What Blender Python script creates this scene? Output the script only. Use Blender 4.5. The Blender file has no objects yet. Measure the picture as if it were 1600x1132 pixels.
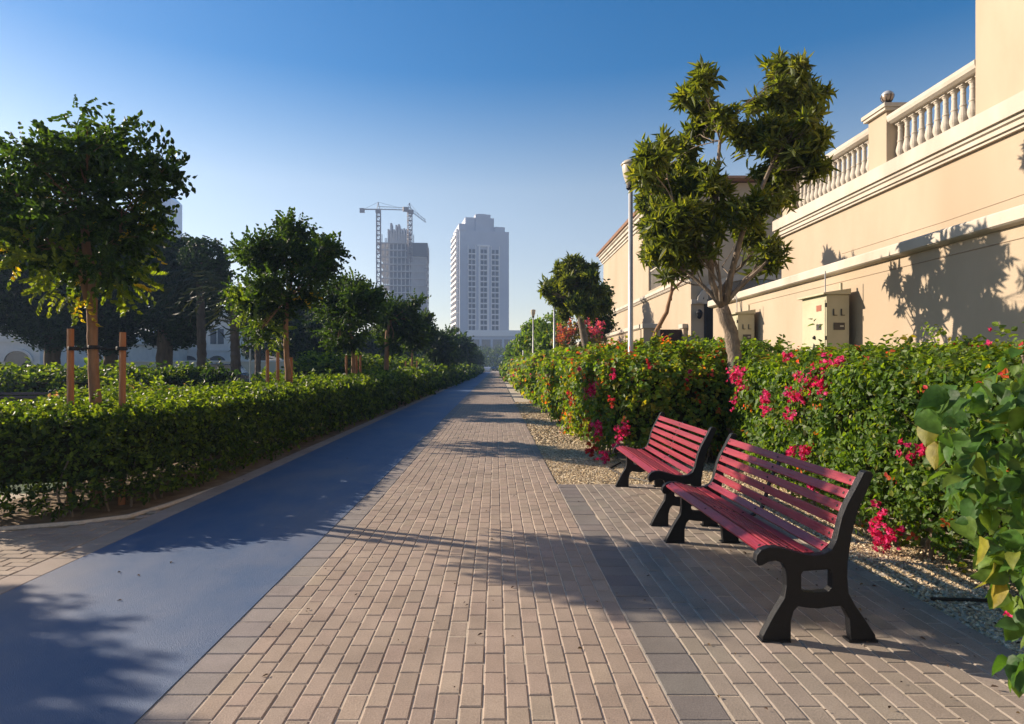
import bpy, math
import numpy as np
from mathutils import Vector, Matrix

# ------------------------------------------------------------------ camera, sky, sun, exposure
SC = bpy.context.scene
COL = SC.collection
F, CX, CY, EYE = 984.0, 775.0, 573.0, 1.46       # focal length in photo px, vanishing point, eye height
cam_d = bpy.data.cameras.new("camera")
cam = bpy.data.objects.new("camera", cam_d)
COL.objects.link(cam)
cam.location = (0, 0, EYE)
cam.rotation_euler = (math.pi / 2, 0, 0)
cam_d.sensor_width = 36.0
cam_d.lens = 36.0 * F / 1600.0
cam_d.shift_x = 25.0 / 1600.0
cam_d.shift_y = 7.0 / 1600.0
cam_d.clip_start = 0.05
cam_d.clip_end = 6000
cam_d.dof.use_dof = True
cam_d.dof.focus_distance = 6.5
cam_d.dof.aperture_fstop = 8.0
SC.camera = cam

SUN_VEC = Vector((1.0, -0.41, -0.476)).normalized()      # the way the light travels
SUN_EL = math.asin(-SUN_VEC.z)
world = bpy.data.worlds.new("World")
SC.world = world
world.use_nodes = True
wn = world.node_tree.nodes
wn.clear()
sky = wn.new("ShaderNodeTexSky")
sky.sky_type = 'NISHITA'
sky.sun_disc = False
sky.sun_elevation = SUN_EL
sky.sun_rotation = math.atan2(-SUN_VEC.x, -SUN_VEC.y)
sky.air_density = 1.0
sky.dust_density = 0.3
sky.ozone_density = 1.0
sky.altitude = 0
bg = wn.new("ShaderNodeBackground")
bg.inputs[1].default_value = 0.085
wo = wn.new("ShaderNodeOutputWorld")
WL = world.node_tree.links
wtc = wn.new("ShaderNodeTexCoord")
wsep = wn.new("ShaderNodeSeparateXYZ")
WL.new(wtc.outputs['Generated'], wsep.inputs[0])


def sky_ramp(stops):
    """value along the height above the horizon (z of the sky direction)"""
    rp = wn.new("ShaderNodeValToRGB")
    el = rp.color_ramp.elements
    while len(el) < len(stops):
        el.new(0.5)
    for e, (t, c) in zip(el, stops):
        e.position = t
        e.color = (*c, 1)
    WL.new(wsep.outputs['Z'], rp.inputs[0])
    return rp.outputs[0]


# clear morning sky: pale warm band at the horizon, deeper blue higher up
hs = wn.new("ShaderNodeHueSaturation")
sat = wn.new("ShaderNodeMath")
sat.operation = 'MULTIPLY'
sat.inputs[1].default_value = 2.0
SAT_STOPS = [(0.0, (.30,) * 3), (0.10, (.36,) * 3), (0.27, (.46,) * 3), (0.42, (.80,) * 3), (1.0, (.80,) * 3)]
WL.new(sky_ramp(SAT_STOPS), sat.inputs[0])
WL.new(sat.outputs[0], hs.inputs['Saturation'])
WL.new(sky.outputs[0], hs.inputs['Color'])
tint = wn.new("ShaderNodeMixRGB")
tint.blend_type = 'MULTIPLY'
tint.inputs[0].default_value = 1.0
TINT_STOPS = [(0.0, (1.0, .92, .86)), (0.12, (1.0, .94, .90)), (0.27, (.98, .95, .91)), (0.42, (.74, .77, .80)), (1.0, (.76, .78, .85))]
WL.new(hs.outputs[0], tint.inputs[1])
WL.new(sky_ramp(TINT_STOPS), tint.inputs[2])
WL.new(tint.outputs[0], bg.inputs[0])
world.node_tree.links.new(bg.outputs[0], wo.inputs[0])

sun_d = bpy.data.lights.new("sun", 'SUN')
sun_d.energy = 5.0
sun_d.angle = math.radians(0.5)
sun_d.color = (1.0, 0.84, 0.66)
sun = bpy.data.objects.new("sun", sun_d)
COL.objects.link(sun)
sun.rotation_euler = SUN_VEC.to_track_quat('-Z', 'Y').to_euler()
sun.location = (-20, 8, 20)

SC.view_settings.view_transform = 'Standard'
SC.view_settings.look = 'None'
SC.view_settings.exposure = 1.0
SC.view_settings.gamma = 1.0
SC.render.engine = 'CYCLES'
SC.cycles.use_denoising = True
SC.cycles.max_bounces = 6
SC.cycles.diffuse_bounces = 3
SC.cycles.glossy_bounces = 3
SC.cycles.transmission_bounces = 4
SC.cycles.transparent_max_bounces = 6
SC.cycles.sample_clamp_indirect = 4.0
HAZE_DENSITY = 0.0007

rng = np.random.default_rng(7)


def W(px, py, Y):
    return np.array([(px - CX) * Y / F, Y, EYE - (py - CY) * Y / F])


# ------------------------------------------------------------------ tags and linking
def tag(o, label=None, cat=None, group=None, kind=None):
    if label: o["label"] = label
    if cat: o["category"] = cat
    if group: o["group"] = group
    if kind: o["kind"] = kind
    return o


def thing(name, label, cat, loc=(0, 0, 0), rz=0.0, group=None):
    o = bpy.data.objects.new(name, None)
    o.empty_display_size = 0.3
    COL.objects.link(o)
    o.location = loc
    o.rotation_euler = (0, 0, rz)
    return tag(o, label, cat, group)


def link(name, me, parent=None):
    o = bpy.data.objects.new(name, me)
    COL.objects.link(o)
    if parent is not None:
        o.parent = parent
    return o


KIDS = {}


def children(o):
    return [c for c in bpy.data.objects if c.parent == o]


def copy_tree(o, parent=None):
    c = o.copy()
    COL.objects.link(c)
    c.parent = parent
    for ch in children(o):
        copy_tree(ch, c)
    return c


# ------------------------------------------------------------------ mesh collector for hard things
class G:
    def __init__(s):
        s.v = []
        s.f = []

    def add(s, vs, fs):
        n = len(s.v)
        s.v.extend([tuple(map(float, p)) for p in vs])
        s.f.extend([tuple(i + n for i in q) for q in fs])
        return s

    def box(s, x0, x1, y0, y1, z0, z1):
        return s.add([(x0, y0, z0), (x1, y0, z0), (x1, y1, z0), (x0, y1, z0),
                      (x0, y0, z1), (x1, y0, z1), (x1, y1, z1), (x0, y1, z1)],
                     [(0, 3, 2, 1), (4, 5, 6, 7), (0, 1, 5, 4), (1, 2, 6, 5), (2, 3, 7, 6), (3, 0, 4, 7)])

    def prism(s, poly, a, b, axis='y'):
        """poly in the two other axes (in order), extruded from a to b"""
        n = len(poly)
        vs = []
        for t in (a, b):
            for (p, q) in poly:
                vs.append({'y': (p, t, q), 'x': (t, p, q), 'z': (p, q, t)}[axis])
        fs = [tuple(range(n)), tuple(range(2 * n - 1, n - 1, -1))]
        for i in range(n):
            j = (i + 1) % n
            fs.append((i, i + n, j + n, j))
        return s.add(vs, fs)

    def tube(s, pts, rad, n=8, caps=True):
        pts = [Vector(p) for p in pts]
        m = len(pts)
        if not hasattr(rad, '__len__'):
            rad = [rad] * m
        vs = []
        up = None
        for i in range(m):
            d = (pts[min(i + 1, m - 1)] - pts[max(i - 1, 0)]).normalized()
            if up is None:
                up = Vector((1, 0, 0)) if abs(d.x) < 0.8 else Vector((0, 1, 0))
            a = (up - d * up.dot(d)).normalized()
            up = a
            b = d.cross(a)
            for k in range(n):
                t = 2 * math.pi * k / n
                vs.append(pts[i] + (a * math.cos(t) + b * math.sin(t)) * rad[i])
        fs = []
        for i in range(m - 1):
            for k in range(n):
                l = (k + 1) % n
                fs.append((i * n + k, i * n + l, (i + 1) * n + l, (i + 1) * n + k))
        if caps:
            fs.append(tuple(range(n - 1, -1, -1)))
            fs.append(tuple((m - 1) * n + k for k in range(n)))
        return s.add(vs, fs)

    def lathe(s, prof, c=(0, 0, 0), n=16):
        vs = []
        for (r, z) in prof:
            for k in range(n):
                t = 2 * math.pi * k / n
                vs.append((c[0] + r * math.cos(t), c[1] + r * math.sin(t), c[2] + z))
        m = len(prof)
        fs = []
        for i in range(m - 1):
            for k in range(n):
                l = (k + 1) % n
                fs.append((i * n + k, i * n + l, (i + 1) * n + l, (i + 1) * n + k))
        fs.append(tuple(range(n - 1, -1, -1)))
        fs.append(tuple((m - 1) * n + k for k in range(n)))
        return s.add(vs, fs)

    def mesh(s, name, mat, smooth=False, bevel=0.0):
        me = bpy.data.meshes.new(name)
        me.from_pydata(s.v, [], s.f)
        me.materials.append(mat)
        if bevel > 0:
            import bmesh
            bm = bmesh.new()
            bm.from_mesh(me)
            bmesh.ops.recalc_face_normals(bm, faces=bm.faces)
            ed = [e for e in bm.edges if len(e.link_faces) == 2 and e.calc_face_angle(0) > 0.6]
            bmesh.ops.bevel(bm, geom=ed, offset=bevel, segments=2, profile=0.6, affect='EDGES', clamp_overlap=True)
            bm.to_mesh(me)
            bm.free()
        else:
            import bmesh
            bm = bmesh.new()
            bm.from_mesh(me)
            bmesh.ops.recalc_face_normals(bm, faces=bm.faces)
            bm.to_mesh(me)
            bm.free()
        if smooth:
            me.polygons.foreach_set("use_smooth", [True] * len(me.polygons))
        me.update()
        return me

    def build(s, name, mat, parent=None, smooth=False, bevel=0.0):
        return link(name, s.mesh(name, mat, smooth, bevel), parent)


def np_mesh(name, V, Q, mat, col=None, smooth=False):
    """V (n,3), Q (m,k) index array, col (n,3) vertex colours"""
    me = bpy.data.meshes.new(name)
    m, k = Q.shape
    me.vertices.add(len(V))
    me.vertices.foreach_set("co", np.ascontiguousarray(V, dtype=np.float32).ravel())
    me.loops.add(m * k)
    me.loops.foreach_set("vertex_index", np.ascontiguousarray(Q, dtype=np.int32).ravel())
    me.polygons.add(m)
    me.polygons.foreach_set("loop_start", np.arange(0, m * k, k, dtype=np.int32))
    me.polygons.foreach_set("use_smooth", np.full(m, bool(smooth)))
    if col is not None:
        at = me.attributes.new("tint", 'FLOAT_COLOR', 'POINT')
        c4 = np.ones((len(V), 4), dtype=np.float32)
        c4[:, :3] = col
        at.data.foreach_set("color", c4.ravel())
    me.materials.append(mat)
    me.update(calc_edges=True)
    return me


# ------------------------------------------------------------------ materials
def nodes_of(name):
    m = bpy.data.materials.new(name)
    m.use_nodes = True
    return m, m.node_tree.nodes, m.node_tree.links, m.node_tree.nodes["Principled BSDF"]


def mat_noise(name, c1, c2, scale=4.0, rough=0.7, bump=0.0, bscale=60.0, detail=6.0, metallic=0.0, spec=0.4,
              stretch=(1, 1, 1), c3=None, s3=0.6, coat=0.0, rough2=None):
    m, N, L, p = nodes_of(name)
    tc = N.new("ShaderNodeTexCoord")
    mp = N.new("ShaderNodeMapping")
    mp.inputs['Scale'].default_value = stretch
    L.new(tc.outputs['Object'], mp.inputs[0])
    nz = N.new("ShaderNodeTexNoise")
    nz.inputs['Scale'].default_value = scale
    nz.inputs['Detail'].default_value = detail
    nz.inputs['Roughness'].default_value = 0.6
    L.new(mp.outputs[0], nz.inputs['Vector'])
    rp = N.new("ShaderNodeValToRGB")
    rp.color_ramp.elements[0].position = 0.32
    rp.color_ramp.elements[0].color = (*c1, 1)
    rp.color_ramp.elements[1].position = 0.68
    rp.color_ramp.elements[1].color = (*c2, 1)
    L.new(nz.outputs[0], rp.inputs[0])
    out = rp.outputs[0]
    if c3 is not None:
        n3 = N.new("ShaderNodeTexNoise")
        n3.inputs['Scale'].default_value = s3
        n3.inputs['Detail'].default_value = 5
        L.new(mp.outputs[0], n3.inputs['Vector'])
        r3 = N.new("ShaderNodeValToRGB")
        r3.color_ramp.elements[0].position = 0.5
        r3.color_ramp.elements[0].color = (0, 0, 0, 1)
        r3.color_ramp.elements[1].position = 0.75
        r3.color_ramp.elements[1].color = (0.7, 0.7, 0.7, 1)
        L.new(n3.outputs[0], r3.inputs[0])
        mx = N.new("ShaderNodeMixRGB")
        L.new(r3.outputs[0], mx.inputs[0])
        L.new(out, mx.inputs[1])
        mx.inputs[2].default_value = (*c3, 1)
        out = mx.outputs[0]
    L.new(out, p.inputs['Base Color'])
    p.inputs['Roughness'].default_value = rough
    if rough2 is not None:
        mr = N.new("ShaderNodeMapRange")
        mr.inputs[3].default_value = rough
        mr.inputs[4].default_value = rough2
        L.new(nz.outputs[0], mr.inputs[0])
        L.new(mr.outputs[0], p.inputs['Roughness'])
    p.inputs['Metallic'].default_value = metallic
    p.inputs['Specular IOR Level'].default_value = spec
    p.inputs['Coat Weight'].default_value = coat
    if bump > 0:
        nb = N.new("ShaderNodeTexNoise")
        nb.inputs['Scale'].default_value = bscale
        nb.inputs['Detail'].default_value = 4
        L.new(mp.outputs[0], nb.inputs['Vector'])
        b = N.new("ShaderNodeBump")
        b.inputs['Strength'].default_value = bump
        b.inputs['Distance'].default_value = 0.02
        L.new(nb.outputs[0], b.inputs['Height'])
        L.new(b.outputs[0], p.inputs['Normal'])
    return m


def mat_tint(name, rough=0.8, bump=0.25, bscale=180.0, speck=0.22, spec=0.3):
    """per-piece colour from the mesh (brick to brick variation) with fine grain"""
    m, N, L, p = nodes_of(name)
    at = N.new("ShaderNodeAttribute")
    at.attribute_name = "tint"
    tc = N.new("ShaderNodeTexCoord")
    nz = N.new("ShaderNodeTexNoise")
    nz.inputs['Scale'].default_value = bscale
    nz.inputs['Detail'].default_value = 3
    L.new(tc.outputs['Object'], nz.inputs['Vector'])
    n2 = N.new("ShaderNodeTexNoise")
    n2.inputs['Scale'].default_value = 2.3
    n2.inputs['Detail'].default_value = 6
    n2.inputs['Roughness'].default_value = 0.65
    L.new(tc.outputs['Object'], n2.inputs['Vector'])
    ad = N.new("ShaderNodeMath")
    ad.operation = 'ADD'
    L.new(nz.outputs[0], ad.inputs[0])
    L.new(n2.outputs[0], ad.inputs[1])
    mr = N.new("ShaderNodeMapRange")
    mr.inputs[1].default_value = 0.6
    mr.inputs[2].default_value = 1.4
    mr.inputs[3].default_value = 1 - speck
    mr.inputs[4].default_value = 1 + speck
    L.new(ad.outputs[0], mr.inputs[0])
    mx = N.new("ShaderNodeVectorMath")
    mx.operation = 'SCALE'
    L.new(at.outputs['Color'], mx.inputs[0])
    L.new(mr.outputs[0], mx.inputs['Scale'])
    L.new(mx.outputs[0], p.inputs['Base Color'])
    p.inputs['Roughness'].default_value = rough
    p.inputs['Specular IOR Level'].default_value = spec
    b = N.new("ShaderNodeBump")
    b.inputs['Strength'].default_value = bump
    b.inputs['Distance'].default_value = 0.004
    L.new(nz.outputs[0], b.inputs['Height'])
    L.new(b.outputs[0], p.inputs['Normal'])
    return m


def mat_leaf(name, mottle=70.0, trans=0.45, rough=0.45, spec=0.3, warm=(2.7, 2.4, 0.5)):
    m, N, L, p = nodes_of(name)
    out = N["Material Output"]
    at = N.new("ShaderNodeAttribute")
    at.attribute_name = "tint"
    tc = N.new("ShaderNodeTexCoord")
    nz = N.new("ShaderNodeTexNoise")
    nz.inputs['Scale'].default_value = mottle
    nz.inputs['Detail'].default_value = 3
    L.new(tc.outputs['Object'], nz.inputs['Vector'])
    mr = N.new("ShaderNodeMapRange")
    mr.inputs[1].default_value = .3
    mr.inputs[2].default_value = .7
    mr.inputs[3].default_value = .68
    mr.inputs[4].default_value = 1.32
    L.new(nz.outputs[0], mr.inputs[0])
    sc = N.new("ShaderNodeVectorMath")
    sc.operation = 'SCALE'
    L.new(at.outputs['Color'], sc.inputs[0])
    L.new(mr.outputs[0], sc.inputs['Scale'])
    L.new(sc.outputs[0], p.inputs['Base Color'])
    b = N.new("ShaderNodeBump")
    b.inputs['Strength'].default_value = .35
    b.inputs['Distance'].default_value = .01
    L.new(nz.outputs[0], b.inputs['Height'])
    L.new(b.outputs[0], p.inputs['Normal'])
    p.inputs['Roughness'].default_value = rough
    p.inputs['Specular IOR Level'].default_value = spec
    tr = N.new("ShaderNodeBsdfTranslucent")
    mul = N.new("ShaderNodeVectorMath")
    mul.operation = 'MULTIPLY'
    L.new(sc.outputs[0], mul.inputs[0])
    mul.inputs[1].default_value = warm
    L.new(mul.outputs[0], tr.inputs['Color'])
    mx = N.new("ShaderNodeMixShader")
    mx.inputs[0].default_value = trans
    L.new(p.outputs[0], mx.inputs[1])
    L.new(tr.outputs[0], mx.inputs[2])
    L.new(mx.outputs[0], out.inputs['Surface'])
    return m


def mat_plain(name, c, rough=0.6, metallic=0.0, spec=0.4):
    return mat_noise(name, tuple(x * 0.9 for x in c), tuple(min(1, x * 1.08) for x in c), 7.0, rough, metallic=metallic, spec=spec)


M = {}
M['paver'] = mat_tint("paver_concrete", bump=0.5, bscale=130.0, speck=0.34)
M['sand'] = mat_noise("joint_sand", (0.42, 0.35, 0.26), (0.56, 0.47, 0.36), 30, 0.95, 0.3, 400)
M['track'] = mat_noise("blue_track_coating", (0.030, 0.080, 0.180), (0.075, 0.115, 0.200), 3.2, 0.55, 0.4, 300, c3=(0.19, 0.175, 0.175), s3=0.7,
                       stretch=(1, 0.6, 1), spec=0.6, rough2=0.66)
M['soil'] = mat_noise("dry_soil", (0.13, 0.085, 0.05), (0.24, 0.17, 0.10), 5, 0.95, 0.6, 60)
M['grass'] = mat_noise("lawn_green", (0.03, 0.06, 0.015), (0.06, 0.10, 0.025), 3, 0.9, 0.8, 90)
M['road'] = mat_noise("asphalt", (0.045, 0.045, 0.05), (0.07, 0.07, 0.075), 8, 0.85, 0.3, 200)
M['leaf'] = mat_leaf("leaf")
M['leaf_near'] = mat_leaf('leaf_near', mottle=38.0, trans=0.40, rough=0.5, spec=0.25, warm=(2.0, 1.9, 0.5))
M['leaf_dull'] = mat_leaf("leaf_dull", trans=0.16, rough=0.6, spec=0.2)
M['petal'] = mat_leaf("bract", trans=0.45, rough=0.6, spec=0.15, warm=(1.5, 1.0, 1.1))
M['bark'] = mat_noise("bark", (0.16, 0.085, 0.045), (0.30, 0.17, 0.09), 9, 0.9, 0.9, 45, stretch=(1, 1, 0.25))
M['bark_grey'] = mat_noise("grey_bark", (0.13, 0.10, 0.075), (0.30, 0.24, 0.18), 14, 0.9, 1.0, 50, stretch=(1, 1, 0.5))
M['bark_dark'] = mat_noise("dark_bark", (0.07, 0.05, 0.035), (0.15, 0.11, 0.08), 6, 0.95, 0.9, 20, stretch=(1, 1, 0.3))
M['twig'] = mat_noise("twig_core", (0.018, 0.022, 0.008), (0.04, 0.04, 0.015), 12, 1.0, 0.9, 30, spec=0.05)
M['stake'] = mat_noise("stake_wood", (0.28, 0.11, 0.045), (0.42, 0.18, 0.075), 6, 0.8, 0.5, 40, stretch=(2, 2, 0.2))
M['rubber'] = mat_plain("black_rubber", (0.015, 0.015, 0.017), 0.7)
M['iron'] = mat_noise("black_iron", (0.005, 0.0055, 0.007), (0.009, 0.0095, 0.012), 30, 0.42, 0.3, 220, spec=0.28)
M['slat'] = mat_noise("red_slat_paint", (0.17, 0.010, 0.020), (0.30, 0.022, 0.038), 26, 0.36, 0.35, 90, stretch=(1, 0.06, 1), spec=0.55, rough2=0.5)
M['slat_brown'] = mat_noise("brown_slat", (0.06, 0.035, 0.03), (0.10, 0.06, 0.05), 5, 0.6, 0.2, 60, stretch=(1, 0.15, 1))
M['plaster'] = mat_noise("cream_plaster", (0.40, 0.325, 0.235), (0.46, 0.375, 0.278), 1.1, 0.92, 0.12, 130, c3=(0.35, 0.265, 0.18), s3=0.55, spec=0.15, stretch=(1, 1, .35))
M['trim'] = mat_noise("pale_trim", (0.47, 0.42, 0.35), (0.55, 0.495, 0.42), 2.2, 0.85, 0.15, 90, spec=0.2, c3=(0.36, 0.30, 0.235), s3=0.8, stretch=(1, 1, .4))
M['crack'] = mat_plain("crack_line", (0.33, 0.25, 0.18), 0.95)
M['tile'] = mat_noise("roof_tile", (0.30, 0.16, 0.10), (0.42, 0.25, 0.16), 6, 0.85, 0.3, 30)
M['white'] = mat_noise("white_render", (0.55, 0.55, 0.54), (0.66, 0.65, 0.62), 1.5, 0.85, 0.1, 60)
M['cream'] = mat_noise("cream_render", (0.52, 0.47, 0.36), (0.60, 0.54, 0.42), 1.5, 0.85, 0.1, 60)
M['glass'] = mat_noise("window_glass", (0.03, 0.05, 0.065), (0.06, 0.085, 0.11), 0.6, 0.12, spec=0.8)
M['dark'] = mat_plain("dark_opening", (0.02, 0.018, 0.016), 0.8)
M['gate'] = mat_noise("brown_gate", (0.035, 0.02, 0.015), (0.06, 0.035, 0.025), 3, 0.6, stretch=(6, 6, 0.4))
M['cab'] = mat_noise("beige_cabinet", (0.42, 0.39, 0.26), (0.50, 0.46, 0.32), 2.5, 0.55, 0.05, 30, c3=(0.36, 0.31, 0.19), s3=1.3)
M['plate'] = mat_plain("dark_plate", (0.06, 0.055, 0.05), 0.5)
M['warn'] = mat_plain("red_plate", (0.30, 0.10, 0.06), 0.5)
M['label'] = mat_plain("pale_plate", (0.55, 0.52, 0.42), 0.5)
M['steel'] = mat_noise("galvanised_pole", (0.42, 0.42, 0.42), (0.52, 0.52, 0.51), 5, 0.5, metallic=0.3)
M['shade'] = mat_plain("lamp_bowl", (0.52, 0.46, 0.35), 0.35)
M['globe'] = mat_plain("globe_glass", (0.34, 0.25, 0.18), 0.2, spec=0.6)
M['conc'] = mat_noise("raw_concrete", (0.36, 0.355, 0.35), (0.46, 0.455, 0.45), 0.25, 0.9)
M['tower'] = mat_noise("tower_render", (0.44, 0.46, 0.51), (0.50, 0.52, 0.57), 0.12, 0.85)
M['tower_trim'] = mat_plain("tower_trim", (0.78, 0.76, 0.74), 0.8)
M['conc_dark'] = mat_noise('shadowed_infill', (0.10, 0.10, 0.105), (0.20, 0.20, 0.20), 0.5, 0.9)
M['pane_dark'] = mat_noise('dark_pane', (0.02, 0.025, 0.03), (0.05, 0.055, 0.06), 0.8, 0.3)
M['crane'] = mat_plain("crane_steel", (0.16, 0.13, 0.11), 0.6)
M['car_w'] = mat_noise("silver_car_paint", (0.45, 0.46, 0.48), (0.5, 0.51, 0.53), 2, 0.25, metallic=0.3, coat=0.6)
M['car_b'] = mat_noise("dark_car_paint", (0.02, 0.022, 0.026), (0.03, 0.032, 0.036), 2, 0.25, coat=0.8)
M['tyre'] = mat_plain("tyre", (0.02, 0.02, 0.02), 0.8)
M['pebble'] = mat_tint("pebble_stone", rough=0.85, bump=0.2, speck=0.3)
M['pipe'] = mat_plain("drip_pipe", (0.03, 0.022, 0.016), 0.6)
M['litter'] = mat_tint("dead_leaf", rough=0.8, bump=0.1, speck=0.3)

# ------------------------------------------------------------------ foliage toolkit (numpy)
def unit(a):
    return a / np.maximum(np.linalg.norm(a, axis=-1, keepdims=True), 1e-9)


def leaf_geom(L, Wd, fold=0.35, curl=0.25, wide=0.38):
    """one folded leaf along +Y, facing +Z: 6 points, 2 quads"""
    h = Wd / 2
    P = np.array([[0, 0, 0], [-h, wide * L, 0], [-h * 0.72, 0.72 * L, 0], [0, L, 0], [h * 0.72, 0.72 * L, 0], [h, wide * L, 0]])
    P[:, 2] = np.abs(P[:, 0]) * fold - curl * L * (P[:, 1] / L) ** 2
    return P, np.array([[0, 5, 4, 3], [0, 3, 2, 1]])


def rot_to(D, roll):
    """matrices whose Y axis is D (n,3)"""
    D = unit(D)
    up = np.where(np.abs(D[:, 2:3]) > 0.95, np.array([[1.0, 0, 0]]), np.array([[0, 0, 1.0]]))
    X = unit(np.cross(D, up))
    Z = np.cross(X, D)
    c, s = np.cos(roll)[:, None], np.sin(roll)[:, None]
    X2 = X * c + Z * s
    Z2 = Z * c - X * s
    return np.stack([X2, D, Z2], axis=2)


class Tmpl:
    """a sprig: several leaves round a stem that grows along +Y"""
    def __init__(s, leaves):
        V, Q, I = [], [], []
        n = 0
        for k, (P, R, L, Wd, fold, curl) in enumerate(leaves):
            p, q = leaf_geom(L, Wd, fold, curl)
            V.append(p @ np.asarray(R).T + np.asarray(P))
            Q.append(q + n)
            I.append(np.full(6, k))
            n += 6
        s.V, s.Q, s.I = np.vstack(V), np.vstack(Q), np.concatenate(I)
        s.n = len(leaves)


def inst(tmpls, P, D, S, palette, weights, r, roll=None, jitter=0.25):
    """scatter sprigs: returns V, Q, C"""
    n = len(P)
    which = r.integers(0, len(tmpls), n)
    if roll is None:
        roll = r.uniform(0, 2 * np.pi, n)
    R = rot_to(D, roll)
    palette = np.asarray(palette, float)
    weights = np.asarray(weights, float)
    weights = weights / weights.sum()
    Vs, Qs, Cs = [], [], []
    off = 0
    for t, T in enumerate(tmpls):
        idx = np.where(which == t)[0]
        if len(idx) == 0:
            continue
        V = np.einsum('nij,kj->nki', R[idx], T.V) * S[idx][:, None, None] + P[idx][:, None, :]
        k = len(T.V)
        Q = T.Q[None] + (np.arange(len(idx)) * k)[:, None, None] + off
        base = palette[r.choice(len(palette), len(idx), p=weights)]
        lv = palette[r.choice(len(palette), (len(idx), T.n), p=weights)]
        mix = r.uniform(0, 1, (len(idx), T.n, 1))
        c = (base[:, None, :] * mix + lv * (1 - mix)) * r.uniform(1 - jitter, 1 + jitter, (len(idx), T.n, 1))
        Vs.append(V.reshape(-1, 3))
        Qs.append(Q.reshape(-1, 4))
        Cs.append(c[:, T.I, :].reshape(-1, 3))
        off += len(idx) * k
    return np.vstack(Vs), np.vstack(Qs), np.vstack(Cs)


def join(parts):
    V, Q, C = [], [], []
    off = 0
    for v, q, c in parts:
        V.append(v)
        Q.append(q + off)
        C.append(c)
        off += len(v)
    return np.vstack(V), np.vstack(Q), np.vstack(C)


def eul(ax, ay, az):
    return np.array(Matrix.Rotation(az, 3, 'Z') @ Matrix.Rotation(ay, 3, 'Y') @ Matrix.Rotation(ax, 3, 'X'))


tr = np.random.default_rng(3)


def t_pinnate(L=0.26, n=6, l=0.058, w=0.036):
    """drooping feather of round leaflets in two rows"""
    lv = []
    drop = tr.uniform(0.4, 1.1)
    for i in range(n):
        t = (i + 0.8) / n
        y, z = L * t * (1 - 0.12 * t), -drop * L * t * t * 0.5
        for sgn in (-1, 1):
            R = eul(-0.45 - 0.5 * t + tr.normal(0, .2), sgn * 0.25 + tr.normal(0, .25), -sgn * (1.05 - 0.35 * t + tr.normal(0, .15)))
            lv.append(((0, y, z), R, l * tr.uniform(.8, 1.15), w * tr.uniform(.85, 1.15), 0.25, 0.2))
    lv.append(((0, L * .88, -drop * L * .5), eul(-0.9, 0, 0), l, w, 0.25, 0.2))
    return Tmpl(lv)


def t_rosette(n=13, l=0.17, w=0.042):
    """long leaves radiating from a twig tip"""
    lv = []
    for i in range(n):
        a = 2.4 * i + tr.normal(0, .2)
        el = tr.uniform(-0.15, 1.05)
        R = eul(0, 0, 0)
        Ry = np.array(Matrix.Rotation(a, 3, 'Y'))
        tilt = np.array(Matrix.Rotation(-(math.pi / 2 - el) + 0.0, 3, 'X'))
        lv.append(((0, -0.15 * (n - i) / n, 0), Ry @ tilt @ np.array(Matrix.Rotation(tr.normal(0, .4), 3, 'Y')),
                   l * tr.uniform(.5, 1.2), w * tr.uniform(.8, 1.25), 0.3, tr.uniform(.05, .7)))
    return Tmpl(lv)


def t_sprig(n=6, l=0.042, w=0.027, stem=0.07):
    lv = []
    for i in range(n):
        a = 2.4 * i + tr.normal(0, .3)
        el = tr.uniform(0.2, 0.9)
        Ry = np.array(Matrix.Rotation(a, 3, 'Y'))
        tilt = np.array(Matrix.Rotation(-(math.pi / 2 - el), 3, 'X'))
        lv.append(((0, stem * (i / max(1, n - 1)), 0), Ry @ tilt @ np.array(Matrix.Rotation(tr.normal(0, .6), 3, 'Y')),
                   l * tr.uniform(.65, 1.2), w * tr.uniform(.8, 1.2), tr.uniform(.1, .5), tr.uniform(0, .5)))
    return Tmpl(lv)


T_PIN = [t_pinnate(tr.uniform(.22, .3), tr.integers(5, 8)) for _ in range(5)]
T_ROS = [t_rosette(tr.integers(11, 15)) for _ in range(5)]
T_SPR = [t_sprig(tr.integers(5, 8)) for _ in range(6)]
T_BOU = [t_sprig(tr.integers(4, 7), 0.05, 0.038, 0.09) for _ in range(6)]
T_BRACT = [t_sprig(7, 0.036, 0.032, 0.03) for _ in range(4)]
T_FLAT = [t_sprig(5, 0.5, 0.28, 0.35) for _ in range(5)]       # coarse clump for far crowns, scaled down
T_GRASS = [t_sprig(7, 0.12, 0.008, 0.01) for _ in range(3)]

PAL_HEDGE = [(.026, .054, .010), (.042, .080, .013), (.11, .165, .02), (.014, .030, .007)]
PAL_BOU = [(.06, .12, .02), (.085, .155, .025), (.12, .19, .03), (.038, .075, .016), (.22, .20, .03)]
PAL_TREE = [(.018, .042, .012), (.030, .065, .015), (.050, .092, .018), (.012, .027, .010)]
PAL_RT = [(.075, .105, .024), (.105, .14, .030), (.16, .18, .04), (.045, .065, .020)]
PAL_FIC = [(.014, .034, .014), (.022, .048, .018), (.032, .062, .02), (.010, .024, .012)]
PAL_PINK = [(.52, .018, .10), (.66, .05, .20), (.42, .010, .05), (.70, .10, .28)]
PAL_ORANGE = [(.45, .10, .03), (.50, .05, .06), (.30, .12, .03)]


def wob(P, s=1.0, seed=0.0):
    x, y, z = P[..., 0] * s, P[..., 1] * s, P[..., 2] * s
    return (np.sin(1.7 * x + 2.3 * y + seed) * np.sin(2.9 * z - 1.1 * y + 1.3 + seed) + 0.6 * np.sin(4.1 * y + 3.3 * z + seed * 2)
            * np.sin(3.7 * x + .5) + 0.4 * np.sin(8.3 * y + 6.1 * x + 2.2 * z + seed)) / 1.6


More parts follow.
